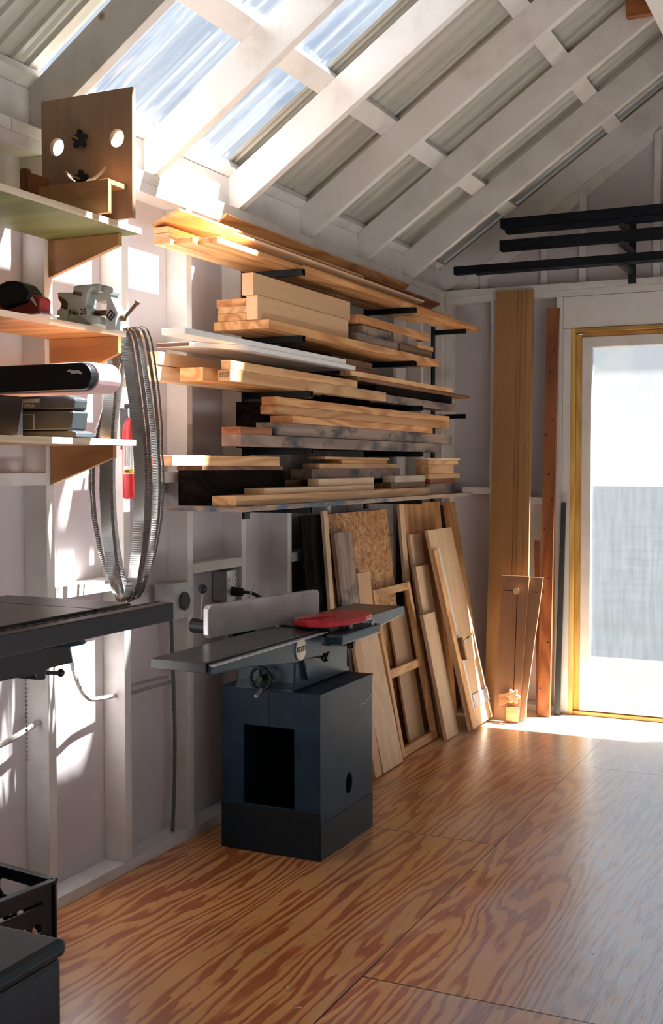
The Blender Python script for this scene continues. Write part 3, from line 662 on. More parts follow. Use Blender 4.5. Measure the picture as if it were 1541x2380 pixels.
T1, T2, T3, T4, T5 = ('top rack tier', 'second rack tier', 'third rack tier', 'fourth rack tier', 'lowest rack tier')
# tier 1
board(0.016, 0.086, 3.430, 5.90, 2.1785, 2.1985, 'pine_y', 'long pale pine board nearest the wall at the bottom of the ' + T1)
board(0.089, 0.162, 3.455, 6.35, 2.1785, 2.1985, 'oak_y', 'long orange board in the middle of the bottom layer of the ' + T1)
board(0.165, 0.238, 3.492, 6.44, 2.1785, 2.1995, 'oak_y', 'longest sunlit board along the front of the ' + T1)
board(0.014, 0.074, 3.440, 4.50, 2.1990, 2.2180, 'pale_y', 'short pale board stacked on the wall side of the ' + T1)
board(0.014, 0.074, 3.436, 4.80, 2.2185, 2.2395, 'pine_y', 'golden board end capping the wall-side stack of the ' + T1)
board(0.085, 0.150, 4.05, 6.10, 2.1990, 2.2120, 'red_y', 'thin reddish strip lying loose on the ' + T1 + ' towards the back wall')
board(0.160, 0.222, 4.20, 5.95, 2.2000, 2.2120, 'oak_y', 'thin oak strip on top of the front board of the ' + T1)
def tilt(xa, za, xb, zb, th, y0, y1, mat, label):
    d = Vector((xb - xa, zb - za)).normalized(); nn = (-d.y * th, d.x * th)
    return tag(MB().prism([(xa, za), (xb, zb), (xb + nn[0], zb + nn[1]), (xa + nn[0], za + nn[1])], 'y', y0, y1).build('board', W[mat], None, 0.001), label, 'board', LG)
tilt(0.018, 2.2405, 0.132, 2.285, 0.010, 3.42, 5.00, 'pine_y', 'wide thin board tilted up at the near end of the ' + T1)
tilt(0.095, 2.2135, 0.205, 2.243, 0.009, 3.66, 5.60, 'pale_y', 'tilted thin board with pointed near end midway along the ' + T1)
tilt(0.020, 2.300, 0.085, 2.352, 0.009, 3.82, 5.7, 'oak_y', 'uppermost tilted strip right under the wall plate, ' + T1)
tilt(0.020, 2.262, 0.11, 2.300, 0.009, 4.9, 6.1, 'red_y', 'reddish tilted strip at the far end of the ' + T1)
# tier 2
board(0.024, 0.262, 3.823, 5.667, 1.9185, 1.9510, 'oak_y', 'wide orange plank spanning the ' + T2)
board(0.034, 0.160, 3.832, 4.60, 1.9515, 1.9815, 'oak_y', 'lower of two short stubby oak boards beside the beams on the ' + T2)
board(0.034, 0.160, 3.838, 4.60, 1.9820, 2.0100, 'pine_y', 'upper of two short stubby boards beside the beams on the ' + T2)
board(0.014, 0.150, 3.860, 4.35, 2.0105, 2.0420, 'oak_y', 'short knotty board topping the stubby pile by the wall on the ' + T2)
board(0.176, 0.224, 3.805, 4.620, 1.9515, 2.0400, 'mdf_y', 'lower of the two thick sawn beams on the ' + T2, 'timber')
board(0.165, 0.215, 3.790, 4.660, 2.0405, 2.1230, 'mdf_y', 'upper of the two thick sawn beams on the ' + T2, 'timber')
board(0.165, 0.250, 4.665, 5.130, 1.9515, 1.9890, 'grey_y', 'weathered short block, left of the lower row on the ' + T2, 'wood_block')
board(0.165, 0.250, 5.155, 5.590, 1.9515, 1.9900, 'brown_y', 'brown short block, right of the lower row on the ' + T2, 'wood_block')
board(0.155, 0.240, 4.745, 5.070, 1.9905, 2.0320, 'grey_y', 'weathered short block, left of the upper row on the ' + T2, 'wood_block')
board(0.155, 0.240, 5.100, 5.400, 1.9905, 2.0370, 'grey_y', 'weathered short block, right of the upper row on the ' + T2, 'wood_block')
board(0.205, 0.245, 5.415, 5.625, 1.9905, 2.0130, 'pine_y', 'little yellow offcut at the far end of the ' + T2, 'wood_block')
board(0.120, 0.248, 4.690, 5.560, 2.0375, 2.0730, 'oak_y', 'brown board lying over the short blocks on the ' + T2)
# tier 3
board(0.0145, 0.052, 3.390, 4.60, 1.7005, 1.7550, 'pale_y', 'lower of two thick pale timbers jutting out by the saw blades, ' + T3, 'timber')
board(0.0145, 0.056, 3.400, 4.60, 1.7570, 1.8030, 'pale_y', 'upper of two thick pale timbers jutting out by the saw blades, ' + T3, 'timber')
board(0.105, 0.200, 3.458, 4.400, 1.7005, 1.7480, 'oak_y', 'timber with a bright orange end grain on the ' + T3, 'timber')
sb = board(0.228, 0.280, 3.507, 4.916, 1.7005, 1.7410, 'pine_y', 'long honey board with pencil scribble on its end on the ' + T3)
mk = MB()
random.seed(3)
for k in range(4):
    x = 0.236 + k * 0.010; z = 1.712
    mk.tube([(x, 3.5062, z + 0.002), (x + 0.007, 3.5062, z + 0.007), (x + 0.001, 3.5062, z + 0.013), (x + 0.008, 3.5062, z + 0.019)], 0.0011, 6)
mk.build('pencil_mark', INK, sb)
board(0.242, 0.280, 3.510, 4.593, 1.7415, 1.7730, 'pine_y', 'narrower honey board on top of the scribbled one, ' + T3)
board(0.160, 0.250, 5.000, 5.966, 1.7005, 1.7370, 'grey_y', 'speckled grey board at the bottom right of the ' + T3)
board(0.100, 0.224, 4.930, 5.972, 1.7420, 1.7800, 'dark_y', 'blackened old board near the far end of the ' + T3)
board(0.150, 0.250, 4.660, 6.190, 1.7810, 1.7970, 'brown_y', 'thin brown plank poking furthest towards the corner on the ' + T3)
board(0.190, 0.250, 4.600, 5.909, 1.7980, 1.8200, 'pine_y', 'light yellow knotty strip on the right of the ' + T3)
o = MB().prism([(0.0145, 3.45), (0.15, 3.45), (0.268, 3.66), (0.268, 4.60), (0.0145, 4.60)], 'z', 1.8205, 1.8375).build('board', W['white_y'], None, 0.001)
tag(o, 'white laminated sheet with a slanted broken end on the ' + T3, 'board', LG)
MB().prism([(0.0145, 3.4485), (0.150, 3.4485), (0.150, 3.4497), (0.0145, 3.4497)], 'z', 1.8225, 1.8355).build('raw_edge', W['brown_x'], o)
board(0.170, 0.262, 3.247, 4.511, 1.8380, 1.8590, 'white_y', 'long white painted board sticking out furthest towards the shelves, ' + T3)
board(0.090, 0.195, 4.615, 5.024, 1.8205, 1.8490, 'red_y', 'short reddish board on the wall side of the ' + T3)
board(0.090, 0.195, 4.630, 4.952, 1.8495, 1.8790, 'brown_y', 'short knotty brown board on the reddish one, ' + T3)
# tier 4
board(0.180, 0.260, 3.615, 5.703, 1.4765, 1.5200, 'grey_y', 'long weathered board with orange end grain at the bottom of the ' + T4)
board(0.180, 0.260, 3.615, 3.852, 1.5205, 1.5460, 'red_y', 'short offcut on the near end of the ' + T4, 'wood_block')
board(0.166, 0.250, 3.895, 5.898, 1.5215, 1.5720, 'grey_y', 'long dark weathered beam on the ' + T4, 'timber')
board(0.160, 0.260, 4.018, 5.580, 1.5725, 1.6020, 'oak_y', 'shorter brown board under the pair of oak boards, ' + T4)
board(0.200, 0.270, 3.868, 5.793, 1.6025, 1.6350, 'oak_y', 'lower of the two light oak boards with bold grain, ' + T4)
board(0.205, 0.270, 3.868, 5.806, 1.6355, 1.6670, 'oak_y', 'upper of the two light oak boards with bold grain, ' + T4)
# tier 5
board(0.021, 0.334, 3.499, 5.998, 1.2445, 1.2630, 'blue_y', 'widest plank with blue stains along its edge at the bottom of the ' + T5)
board(0.200, 0.300, 3.514, 5.440, 1.2635, 1.3000, 'pine_y', 'long pale stick bundle edge along the front of the ' + T5)
board(0.192, 0.280, 3.754, 4.780, 1.3005, 1.3220, 'pale_y', 'pale board second from the bottom of the ' + T5)
board(0.210, 0.262, 4.247, 4.815, 1.3225, 1.3530, 'pale_y', 'short pale strip topping the front pile of the ' + T5)
board(0.170, 0.270, 5.000, 5.440, 1.3005, 1.3265, 'brown_y', 'short brown slip under the whitest board, ' + T5)
board(0.203, 0.268, 5.055, 5.452, 1.3270, 1.3590, 'edge_y', 'whitest short board right of centre on the ' + T5)
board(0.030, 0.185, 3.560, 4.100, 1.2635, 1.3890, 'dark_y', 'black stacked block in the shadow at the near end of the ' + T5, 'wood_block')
board(0.095, 0.200, 3.450, 4.053, 1.3895, 1.4050, 'brown_y', 'thin dark board under the near top board of the ' + T5)
board(0.095, 0.200, 3.261, 4.024, 1.4055, 1.4410, 'pine_y', 'near top board reaching out behind the saw blades, ' + T5)
board(0.040, 0.155, 4.150, 5.300, 1.2635, 1.3470, 'brown_y', 'dark brown timber lying against the wall on the ' + T5, 'timber')
board(0.100, 0.200, 4.309, 5.285, 1.3475, 1.3930, 'grey_y', 'wide grey weathered board in the rear pile of the ' + T5)
board(0.120, 0.200, 4.383, 5.257, 1.3935, 1.4160, 'pine_y', 'tan board over the wide grey one, rear pile of the ' + T5)
board(0.120, 0.200, 4.606, 5.120, 1.4165, 1.4340, 'oak_y', 'short oak slip second from top, rear pile of the ' + T5)
board(0.120, 0.200, 4.433, 5.147, 1.4345, 1.4450, 'pine_y', 'thin top strip of the rear pile on the ' + T5)
for (y0, y1, z0, z1, mt, lb_) in ((5.492, 5.976, 1.2635, 1.3150, 'grey_y', 'grey base block of the short offcut pile, '),
                             (5.492, 5.871, 1.3155, 1.3410, 'red_y', 'reddish second block of the short offcut pile, '),
                             (5.460, 5.940, 1.3415, 1.3665, 'pine_y', 'long thin third piece of the short offcut pile, '),
                             (5.460, 5.836, 1.3670, 1.4120, 'pine_y', 'thickest yellow piece of the short offcut pile, '),
                             (5.460, 5.911, 1.4125, 1.4375, 'pine_y', 'knotty piece next to top of the short offcut pile, '),
                             (5.440, 5.946, 1.4380, 1.4470, 'edge_y', 'pale topmost piece of the short offcut pile, ')):
    board(0.215, 0.282, y0, y1, z0, z1, mt, lb_ + T5, 'wood_block')

# black timbers added to stand in for the shade deep in the rack
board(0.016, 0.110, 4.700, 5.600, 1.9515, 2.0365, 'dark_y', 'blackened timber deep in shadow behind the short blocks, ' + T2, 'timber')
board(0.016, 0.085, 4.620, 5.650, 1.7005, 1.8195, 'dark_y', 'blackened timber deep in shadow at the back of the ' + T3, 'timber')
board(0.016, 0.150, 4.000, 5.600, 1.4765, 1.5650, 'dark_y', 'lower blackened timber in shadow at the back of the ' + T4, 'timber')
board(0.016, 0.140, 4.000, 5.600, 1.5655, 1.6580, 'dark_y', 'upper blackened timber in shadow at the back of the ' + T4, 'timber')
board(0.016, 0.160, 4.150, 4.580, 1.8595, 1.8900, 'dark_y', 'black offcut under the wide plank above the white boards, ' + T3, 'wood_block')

# ================================================================== LEANING BOARDS, LEFT WALL
class Lean:
    """a frame on a board leaning on the left wall: n out of its face, v up its slope, y along the wall"""
    def __init__(s, xb, xt, zt):
        s.d = Vector((xt - xb, 0, zt)).normalized(); s.n = Vector((s.d.z, 0, -s.d.x)); s.xb = xb
        s.L = Vector((xt - xb, 0, zt)).length
    def p(s, y, v_, n_, th=0.0): return Vector((s.xb, y, 0)) + s.d * v_ + s.n * n_
    def box(s, mb, y0, y1, v0, v1, n0, n1):
        return mb.obox(s.p(y0, v0, n0), s.n * (n1 - n0), (0, y1 - y0, 0), s.d * (v1 - v0))
LL = 'sheets and boards leaning under the lumber rack'
def lean(name, y0, y1, xb, xt, zt, th, mat, label, cat='board', bev=0.001):
    f_ = Lean(xb, xt, zt); up_ = th * abs(f_.n.z)
    mb = f_.box(MB(), y0, y1, up_, f_.L, -th, 0)
    return f_, tag(mb.build(name, mat, None, bev), label, cat, LL)
lean('plywood_sheet', 4.55, 5.50, 0.140, 0.024, 1.185, 0.012, W['dark_z'], 'dark sheet hidden behind the strand board under the rack', 'sheet')  # black colour stands in for the shaded wall bay
lean('strand_board', 4.74, 5.50, 0.175, 0.040, 1.185, 0.011, OSB, 'orange oriented strand board sheet leaning behind the jointer', 'sheet')
lean('batten', 4.655, 4.697, 0.185, 0.086, 1.205, 0.016, W['pale_z'], 'thin upright batten left of the orange strand board', 'batten')
lean('batten', 5.620, 5.685, 0.170, 0.060, 1.205, 0.016, W['pale_z'], 'pale upright batten right of the orange strand board', 'batten')
lean('plywood_sheet', 5.700, 6.250, 0.165, 0.055, 1.205, 0.016, W['ply_z'], 'brown plywood sheet leaning behind the ruler board', 'sheet')
lean('plywood_sheet', 5.80, 6.43, 0.125, 0.032, 1.180, 0.018, W['brown_z'], 'dark plywood sheet rearmost in the corner stack', 'sheet')
lean('plywood_sheet', 6.26, 6.42, 0.290, 0.085, 1.200, 0.018, W['ply_z'], 'narrow plywood strip with a light edge nearest the corner', 'sheet')
lean('plank', 4.770, 4.956, 0.225, 0.085, 1.100, 0.020, W['grey_z'], 'reddish grey weathered plank leaning on the strand board', 'plank')
lean('plank', 4.962, 5.110, 0.210, 0.115, 0.900, 0.016, W['mdf_z'], 'short tan plank whose top shows above the wooden frame', 'plank')
lean('plank', 4.742, 4.815, 0.306, 0.190, 0.640, 0.016, W['mdf_z'], 'narrow tan plank directly beside the jointer cabinet', 'plank')
lean('plank', 4.835, 5.074, 0.306, 0.162, 0.650, 0.018, W['pale_z'], 'wide pale fibreboard plank between jointer and wooden frame', 'plank')
f = Lean(0.285, 0.125, 0.805)
t = thing('wooden_frame', (0.26, 5.37, 0.0), 'open pine frame with a middle rail leaning behind the jointer', 'frame', LL)
for a, b_ in ((5.124, 5.160), (5.575, 5.611)): f.box(MB(), a, b_, 0.006, f.L, -0.026, 0).build('stile', W['pine_z'], t, 0.001)
for v0, v1 in ((0.006, 0.045), (0.385, 0.425), (f.L - 0.038, f.L)): f.box(MB(), 5.1605, 5.5745, v0, v1, -0.024, -0.001).build('rail', W['pine_y'], t, 0.001)
lean('plank', 5.350, 5.560, 0.235, 0.115, 0.680, 0.012, W['mdf_z'], 'tan plank standing behind the open pine frame', 'plank')
lean('plank', 5.690, 5.860, 0.245, 0.090, 1.045, 0.018, W['pale_z'], 'tallest pale board right of the pine frame', 'plank')
lean('plank', 5.640, 5.820, 0.300, 0.146, 0.880, 0.020, W['pale_z'], 'middle-height pale board stacked in front of the tallest one', 'plank')
lean('plank', 5.570, 5.748, 0.350, 0.213, 0.638, 0.020, W['pale_z'], 'short broad pale board standing foremost right of the pine frame', 'plank')
f = Lean(0.412, 0.158, 1.064)
t = thing('ruler_board', (0.36, 5.96, 0.0), 'long pale board with a white ruler and cross bar leaning right of the short boards', 'jig', LL)
f.box(MB(), 5.774, 6.155, 0.018, f.L, -0.018, 0).build('panel', W['pale_z'], t, 0.001)
f.box(MB(), 5.774, 5.842, 0.020, 0.985, 0.0003, 0.012).build('fence_strip', W['pine_z'], t, 0.001)
f.box(MB(), 5.8425, 5.852, 0.12, 0.985, 0.0003, 0.002).build('slot', INK, t)
ru = f.box(MB(), 5.853, 5.890, 0.115, 0.990, 0.0003, 0.0035).build('ruler', WHITE, t)
tk = MB()
for k in range(46): f.box(tk, 5.853, 5.853 + (0.014 if k % 5 == 0 else 0.008), 0.13 + k * 0.0185, 0.1315 + k * 0.0185, 0.0036, 0.0040)
tk.build('tick_marks', plain('grey_ticks', (0.25, 0.25, 0.27), 0.5), ru)
f.box(MB(), 5.8905, 6.150, 0.115, 0.185, 0.0003, 0.006).build('cross_bar', plain('frosted_bar', (0.66, 0.65, 0.66), 0.4), t, 0.001)
t2 = f.box(MB(), 5.836, 5.858, 0.38, 0.50, 0.0125, 0.034).build('cursor_block', W['brown_z'], t, 0.002)
f.box(MB(), 5.8585, 5.892, 0.455, 0.500, 0.0125, 0.024).build('cursor_plate', ALU, t, 0.001)
o = MB().cyl(f.p(5.862, 0.474, 0.0315), f.p(6.01, 0.497, 0.034), 0.004, seg=10).build('pen', YELLOW)
tag(o, 'yellow and dark pen lying across the ruler board', 'pen')
MB().cyl(f.p(5.8615, 0.474, 0.0315), f.p(5.905, 0.4807, 0.0322), 0.0046, seg=10).build('pen_grip', WHITE, o, loc=o['_o'])
MB().cyl(f.p(5.925, 0.484, 0.0325), f.p(5.955, 0.4885, 0.0330), 0.0046, seg=10).build('pen_band', INK, o, loc=o['_o'])

# ================================================================== BOARDS AGAINST THE BACK WALL
LB = 'tall boards leaning on the back wall'
def lean_b(name, xb0, xb1, xt0, xt1, yb, yt, zt, th, mat, label, cat='board', mb=None):
    dy = yt - yb; Ln = math.hypot(dy, zt); ny, nz = -zt / Ln, dy / Ln          # normal into the room
    oy, oz = -ny * th, -nz * th
    z0 = -oz
    P = [(xb0, yb, z0), (xb1, yb, z0), (xt1, yt, zt), (xt0, yt, zt)]
    Q = [(p[0], p[1] + oy, p[2] + oz) for p in P]
    o_ = MB().add(P + Q, [(0, 1, 2, 3), (7, 6, 5, 4), (0, 4, 5, 1), (1, 5, 6, 2), (2, 6, 7, 3), (3, 7, 4, 0)])
    return tag(o_.build(name, mat, None, 0.001), label, cat, LB)
TR = wood('tan_trim_board', (0.44, 0.235, 0.090), (0.38, 0.19, 0.070), 'z', fine=0.85, hue=0.05)
lean_b('trim_board', 0.345, 0.486, 0.331, 0.456, 6.185, 6.425, 2.402, 0.016, TR, 'wide tan trim board at the left of the tall bundle by the corner')
lean_b('trim_board', 0.4865, 0.516, 0.4565, 0.481, 6.192, 6.430, 2.400, 0.016, TR, 'first narrow trim strip beside the wide tan board')
lean_b('trim_board', 0.5165, 0.545, 0.4815, 0.506, 6.178, 6.418, 2.402, 0.016, TR, 'second narrow trim strip in the tall tan bundle')
lean_b('trim_board', 0.5455, 0.584, 0.5065, 0.544, 6.190, 6.430, 2.402, 0.020, TR, 'rightmost trim board of the tall tan bundle')
t = thing('taper_jig', (0.5, 6.15, 0.0), 'brown two-leaf jig with slot and wooden knobs standing before the tall trim boards', 'jig')
def slab(mb, xb0, xb1, xt0, xt1, yb, yt, zt, th, z0=0.004):
    dy = yt - yb; Ln = math.hypot(dy, zt); oy, oz = zt / Ln * th, -dy / Ln * th
    P = [(xb0, yb, z0), (xb1, yb, z0), (xt1, yt, zt), (xt0, yt, zt)]; Q = [(p[0], p[1] + oy, p[2] + oz) for p in P]
    return mb.add(P + Q, [(0, 1, 2, 3), (7, 6, 5, 4), (0, 4, 5, 1), (1, 5, 6, 2), (2, 6, 7, 3), (3, 7, 4, 0)])
JM = wood('reddish_fibreboard', (0.40, 0.215, 0.12), (0.34, 0.18, 0.095), 'z', fine=0.9, hue=0.02)
lf = slab(MB(), 0.420, 0.564, 0.438, 0.594, 6.120, 6.205, 0.800, 0.012).build('front_leaf', JM, t, 0.001)
slab(MB(), 0.500, 0.588, 0.560, 0.668, 6.134, 6.219, 0.795, 0.012).build('rear_leaf', JM, t, 0.001)
def jy(z): return 6.120 + 0.085 * (z - 0.004) / 0.796
sl = MB().obox((0.528, jy(0.17) - 0.0006, 0.17), (0.004, 0, 0), (0, 0.002, 0), (0.0, jy(0.70) - jy(0.17), 0.53))
sl.obox((0.450, jy(0.716) - 0.0006, 0.716), (0.058, 0, 0.0), (0, 0.002, 0), (0, 0.0005, 0.006)).build('slot', INK, lf)
MB().obox((0.606, jy(0.712) + 0.0130, 0.712), (0.036, 0, 0.0), (0, 0.002, 0), (0, 0.0005, 0.005)).build('slot', INK, t)
MB().cyl((0.530, jy(0.72) - 0.022, 0.718), (0.530, jy(0.72) - 0.0008, 0.720), 0.018, 0.012, 18).build('round_knob', W['mdf_z'], t, smooth=True)
pts = []
for i in range(48):
    a = 2 * math.pi * i / 48; r_ = 0.030 + 0.009 * math.cos(6 * a); pts.append((0.540 + r_ * math.cos(a), 0.150 + r_ * 1.15 * math.sin(a)))
MB().prism(pts, 'y', jy(0.15) - 0.045, jy(0.15) - 0.024).build('star_knob', W['pale_z'], t, 0.006)
MB().prism([(0.455, 0.085), (0.53, 0.12), (0.545, 0.18), (0.45, 0.15)], 'y', jy(0.13) - 0.022, jy(0.13) - 0.004).build('clamp_arm', W['ply_x'], t, 0.002)
MB().prism([(0.496, 0.010), (0.562, 0.010), (0.562, 0.088), (0.496, 0.088)], 'y', 6.108, 6.1205).build('foot_block', W['pine_x'], t, 0.001)
o = lean_b('plank', 0.608, 0.678, 0.622, 0.688, 6.335, 6.430, 2.290, 0.030, W['red_z'], 'tall reddish plank dotted with nail holes left of the door')
nh = MB()
for k, (a, z) in enumerate(((0.2, 0.16), (0.75, 0.42), (0.3, 0.70), (0.7, 0.78), (0.25, 1.05), (0.8, 1.22), (0.5, 1.36), (0.2, 1.58), (0.75, 1.66), (0.4, 1.93), (0.7, 2.05))):
    y = 6.335 + 0.095 * (z - 0.001) / 2.289; x = 0.608 + 0.014 * z / 2.29 + 0.068 * a
    nh.cyl((x, y - 0.0014, z), (x, y + 0.002, z), 0.0055, seg=10)
nh.build('nail_holes', INK, o, loc=o['_o'])
lean_b('plank', 0.590, 0.606, 0.560, 0.590, 6.385, 6.425, 0.985, 0.018, W['red_z'], 'short dark red board between trim bundle and nail-holed plank')
DK = plain('dark_slate_strip', (0.035, 0.045, 0.045), 0.4, 0.1, 0.2)
o = lean_b('bar', 0.682, 0.716, 0.706, 0.733, 6.415, 6.452, 1.200, 0.014, DK, 'dark slate-coloured bar with pale edge beside the door frame', 'bar')

# ================================================================== STEEL STOCK ON THE GABLE
t = thing('gable_rack', (1.09, 6.42, 2.40), 'black steel bracket rack holding metal bars high on the back wall', 'rack')
for x in (1.066, 2.10):
    MB().box(x, x + 0.040, 6.452, 6.4685, 2.40, 2.80).build('upright', STEEL, t, 0.002)
    for z in (2.470, 2.580, 2.675): MB().box(x + 0.005, x + 0.035, 6.16, 6.4515, z - 0.024, z).build('arm', STEEL, t, 0.002)
BK = wood('black_stained_bar', (0.008, 0.011, 0.016), (0.004, 0.006, 0.009), 'x', rough=0.6, spec=0.15)
GB = 'dark bars on the gable rack'
for (x0, x1, y0, y1, z0, z1, lb_) in ((0.16, 2.7, 6.170, 6.215, 2.4705, 2.515, 'dark bar reaching furthest left on the lowest arms of the gable rack'),
                                (0.27, 2.5, 6.225, 6.262, 2.4705, 2.497, 'thin dark bar behind the longest one on the lowest gable arms'),
                                (0.425, 2.7, 6.165, 6.222, 2.5805, 2.637, 'square dark bar alone on the middle arms of the gable rack'),
                                (0.455, 2.7, 6.170, 6.235, 2.6755, 2.7005, 'flat dark bar under another on the top gable arms'),
                                (0.432, 2.7, 6.160, 6.225, 2.7010, 2.7530, 'thick dark bar uppermost on the gable rack')):
    tag(MB().box(x0, x1, y0, y1, z0, z1).build('bar', BK, None, 0.002), lb_, 'bar', GB)

# ================================================================== JOINTER
t = thing('jointer', (0.35, 3.88, 0.0), 'old blue-grey cast iron jointer with red guard on a worn metal cabinet', 'jointer')
X0, X1, YA, YB, ZT = 0.153, 0.555, 3.656, 4.120, 0.592
cb = MB()
cb.plate(rect(X0, X1, 0.002, ZT), [rect(0.244, 0.452, 0.175, 0.465)], 'y', YA, YA + 0.004)
cb.plate(rect(YA + 0.004, YB, 0.002, ZT), [circ(3.903, 0.222, 0.030, 32, 0.040)], 'x', X1 - 0.004, X1)
cb.box(X0, X0 + 0.004, YA + 0.004, YB, 0.002, ZT).box(X0 + 0.004, X1 - 0.004, YB - 0.004, YB, 0.002, ZT)
cb.box(X0 - 0.003, X1 + 0.003, YA - 0.003, YB + 0.003, ZT, ZT + 0.006)
cbo = cb.build('cabinet', MACHINE, t)
MB().box(0.347, 0.350, YA - 0.0012, YA - 0.0002, 0.467, 0.588).build('door_seam', INK, cbo)
MB().box(X0 - 0.002, X1 + 0.002, YA - 0.0025, YA - 0.0002, 0.002, 0.17).box(X1 + 0.0002, X1 + 0.0025, YA - 0.0025, YB, 0.002, 0.130).build('kick_plinth', BOXP, cbo)
mk = MB()
for i in range(10):
    a = i / 9
    mk.obox((X1 + 0.0004, 3.99 + 0.12 * a, 0.49 + 0.032 * a ** 2 - 0.004 * math.sin(a * 17)), (0.0008, 0, 0), (0, 0.013, 0.003), (0, -0.003, 0.003 + 0.004 * ((i * 7) % 3) / 2))
mk.build('paint_chips', plain('chipped_paint', (0.42, 0.36, 0.28), 0.6), cbo)
MB().prism([(3.640, 0.6), (4.128, 0.6), (4.128, 0.615), (4.105, 0.625), (4.105, 0.735), (4.02, 0.755), (3.665, 0.755), (3.655, 0.63)], 'x', 0.215, 0.455).build('base_casting', BLUEGREY, t, 0.006)
# beds: apron profile in (y, z)
MB().prism([(2.985, 0.806), (3.750, 0.806), (3.760, 0.722), (3.540, 0.726), (3.20, 0.764), (2.985, 0.774)], 'x', 0.500, 0.515).build('infeed_apron', BLUEGREY, t, 0.003)
MB().prism([(2.975, 0.812), (3.765, 0.812), (3.765, 0.780), (2.975, 0.780)], 'x', 0.305, 0.4995).build('infeed_table', IRON, t, 0.002)
MB().prism([(2.975, 0.806), (3.765, 0.806), (3.765, 0.802), (2.975, 0.802)], 'x', 0.515, 0.534).build('rabbet_ledge', ALU, t, 0.0015)
MB().prism([(3.790, 0.818), (4.510, 0.818), (4.510, 0.785), (4.10, 0.752), (3.790, 0.750)], 'x', 0.300, 0.530).build('outfeed_table', IRON, t, 0.002)
MB().cyl((0.305, 3.7775, 0.780), (0.525, 3.7775, 0.780), 0.009).build('cutter_head', GALV, t, smooth=True)
MB().box(0.5305, 0.600, 3.74, 4.10, 0.762, 0.800).build('rabbet_arm', BLUEGREY, t, 0.008)
# ways and lock knobs on the casting
MB().prism([(3.73, 0.63), (3.80, 0.755), (3.68, 0.755)], 'x', 0.4455, 0.470).build('rib', BLUEGREY, t, 0.003)
for y, z in ((3.83, 0.700), (4.06, 0.715)):
    k = MB().cyl((0.4455, y, z), (0.485, y, z), 0.006).build('lock_screw', GALV, t, smooth=True)
    MB().cyl((0.485, y, z), (0.505, y, z), 0.017, 0.012, 10).obox((0.488, y - 0.03, z - 0.006), (0.010, 0, 0), (0, 0.06, 0.012), (0, 0, 0.012)).build('lock_handle', BLACK, k)
# handwheel on the near end
hw = MB()
for i in range(36):
    pass
ring = [(0.338 + 0.040 * math.cos(2 * math.pi * i / 36), 3.615, 0.645 + 0.040 * math.sin(2 * math.pi * i / 36)) for i in range(37)]
hw.tube(ring, 0.0065, 10).cyl((0.338, 3.605, 0.645), (0.338, 3.655, 0.645), 0.012)
for k in range(3):
    a = R(90 + 120 * k); hw.cyl((0.338, 3.614, 0.645), (0.338 + 0.038 * math.cos(a), 3.614, 0.645 + 0.038 * math.sin(a)), 0.006, seg=8)
hwo = hw.build('handwheel', BLACK, t, smooth=True)
MB().cyl((0.342, 3.610, 0.607), (0.347, 3.570, 0.594), 0.006).ball((0.347, 3.566, 0.592), 0.008).build('crank_handle', GALV, hwo, smooth=True)
# badge
bd = MB().cyl((0.5152, 3.580, 0.768), (0.5185, 3.580, 0.768), 0.039, seg=32).build('badge', BADGE, t)
MB().box(0.5186, 0.5192, 3.548, 3.612, 0.760, 0.778).build('badge_band', INK, bd)
bl_ = MB()
for k in range(4): bl_.box(0.5193, 0.5197, 3.557 + k * 0.014, 3.563 + k * 0.014, 0.763, 0.775)
bl_.build('badge_relief', BADGE, bd)
# fence, slightly skewed
fa = Vector((0.255, 3.395, 0.813)); fd = Vector((0.115, 0.63, 0)).normalized(); fnrm = Vector((fd.y, -fd.x, 0)); FL = 0.645
def fp(u_, n_, z): return fa + fd * u_ + fnrm * n_ + Vector((0, 0, z))
mb = MB(); sil = [(0, 0.012), (0.012, 0.0), (FL, 0.0), (FL, 0.102), (FL - 0.012, 0.114), (0.014, 0.114), (0, 0.100)]
kf = len(sil)
mb.add([fp(a, 0, c) for a, c in sil] + [fp(a, -0.024, c) for a, c in sil], [tuple(range(kf)), tuple(range(2 * kf - 1, kf - 1, -1))] + [(i, (i + 1) % kf, kf + (i + 1) % kf, kf + i) for i in range(kf)])
fo = mb.build('fence', ALU, t, 0.003)
# fence carriage, tilt levers behind the fence
MB().obox(fp(0.20, -0.0245, 0.008), fd * 0.26, fnrm * -0.09, (0, 0, 0.085)).obox(fp(0.26, -0.115, -0.09), fd * 0.14, fnrm * -0.02, (0, 0, 0.16)).build('fence_carriage', BLACK, t, 0.005)
for u_, zz in ((0.02, 0.045), (0.06, 0.17)): pass
lv = MB().cyl(fp(0.03, -0.06, 0.05), fp(0.05, -0.07, 0.150), 0.003, seg=8).build('lever', GALV, t)
MB().ball(tuple(fp(0.05, -0.07, 0.163)), 0.0165).build('lever_ball', BLACK, lv, smooth=True)
MB().cyl(fp(0.03, -0.095, 0.035), fp(0.03, -0.030, 0.035), 0.026, 0.022, 12).build('lock_knob', BLACK, t)
lv = MB().cyl(fp(0.275, -0.06, 0.093), fp(0.35, -0.075, 0.160), 0.003, seg=8).build('lever', GALV, t)
MB().ball(tuple(fp(0.275, -0.06, 0.098)), 0.008).build('lever_joint', GALV, lv, smooth=True)
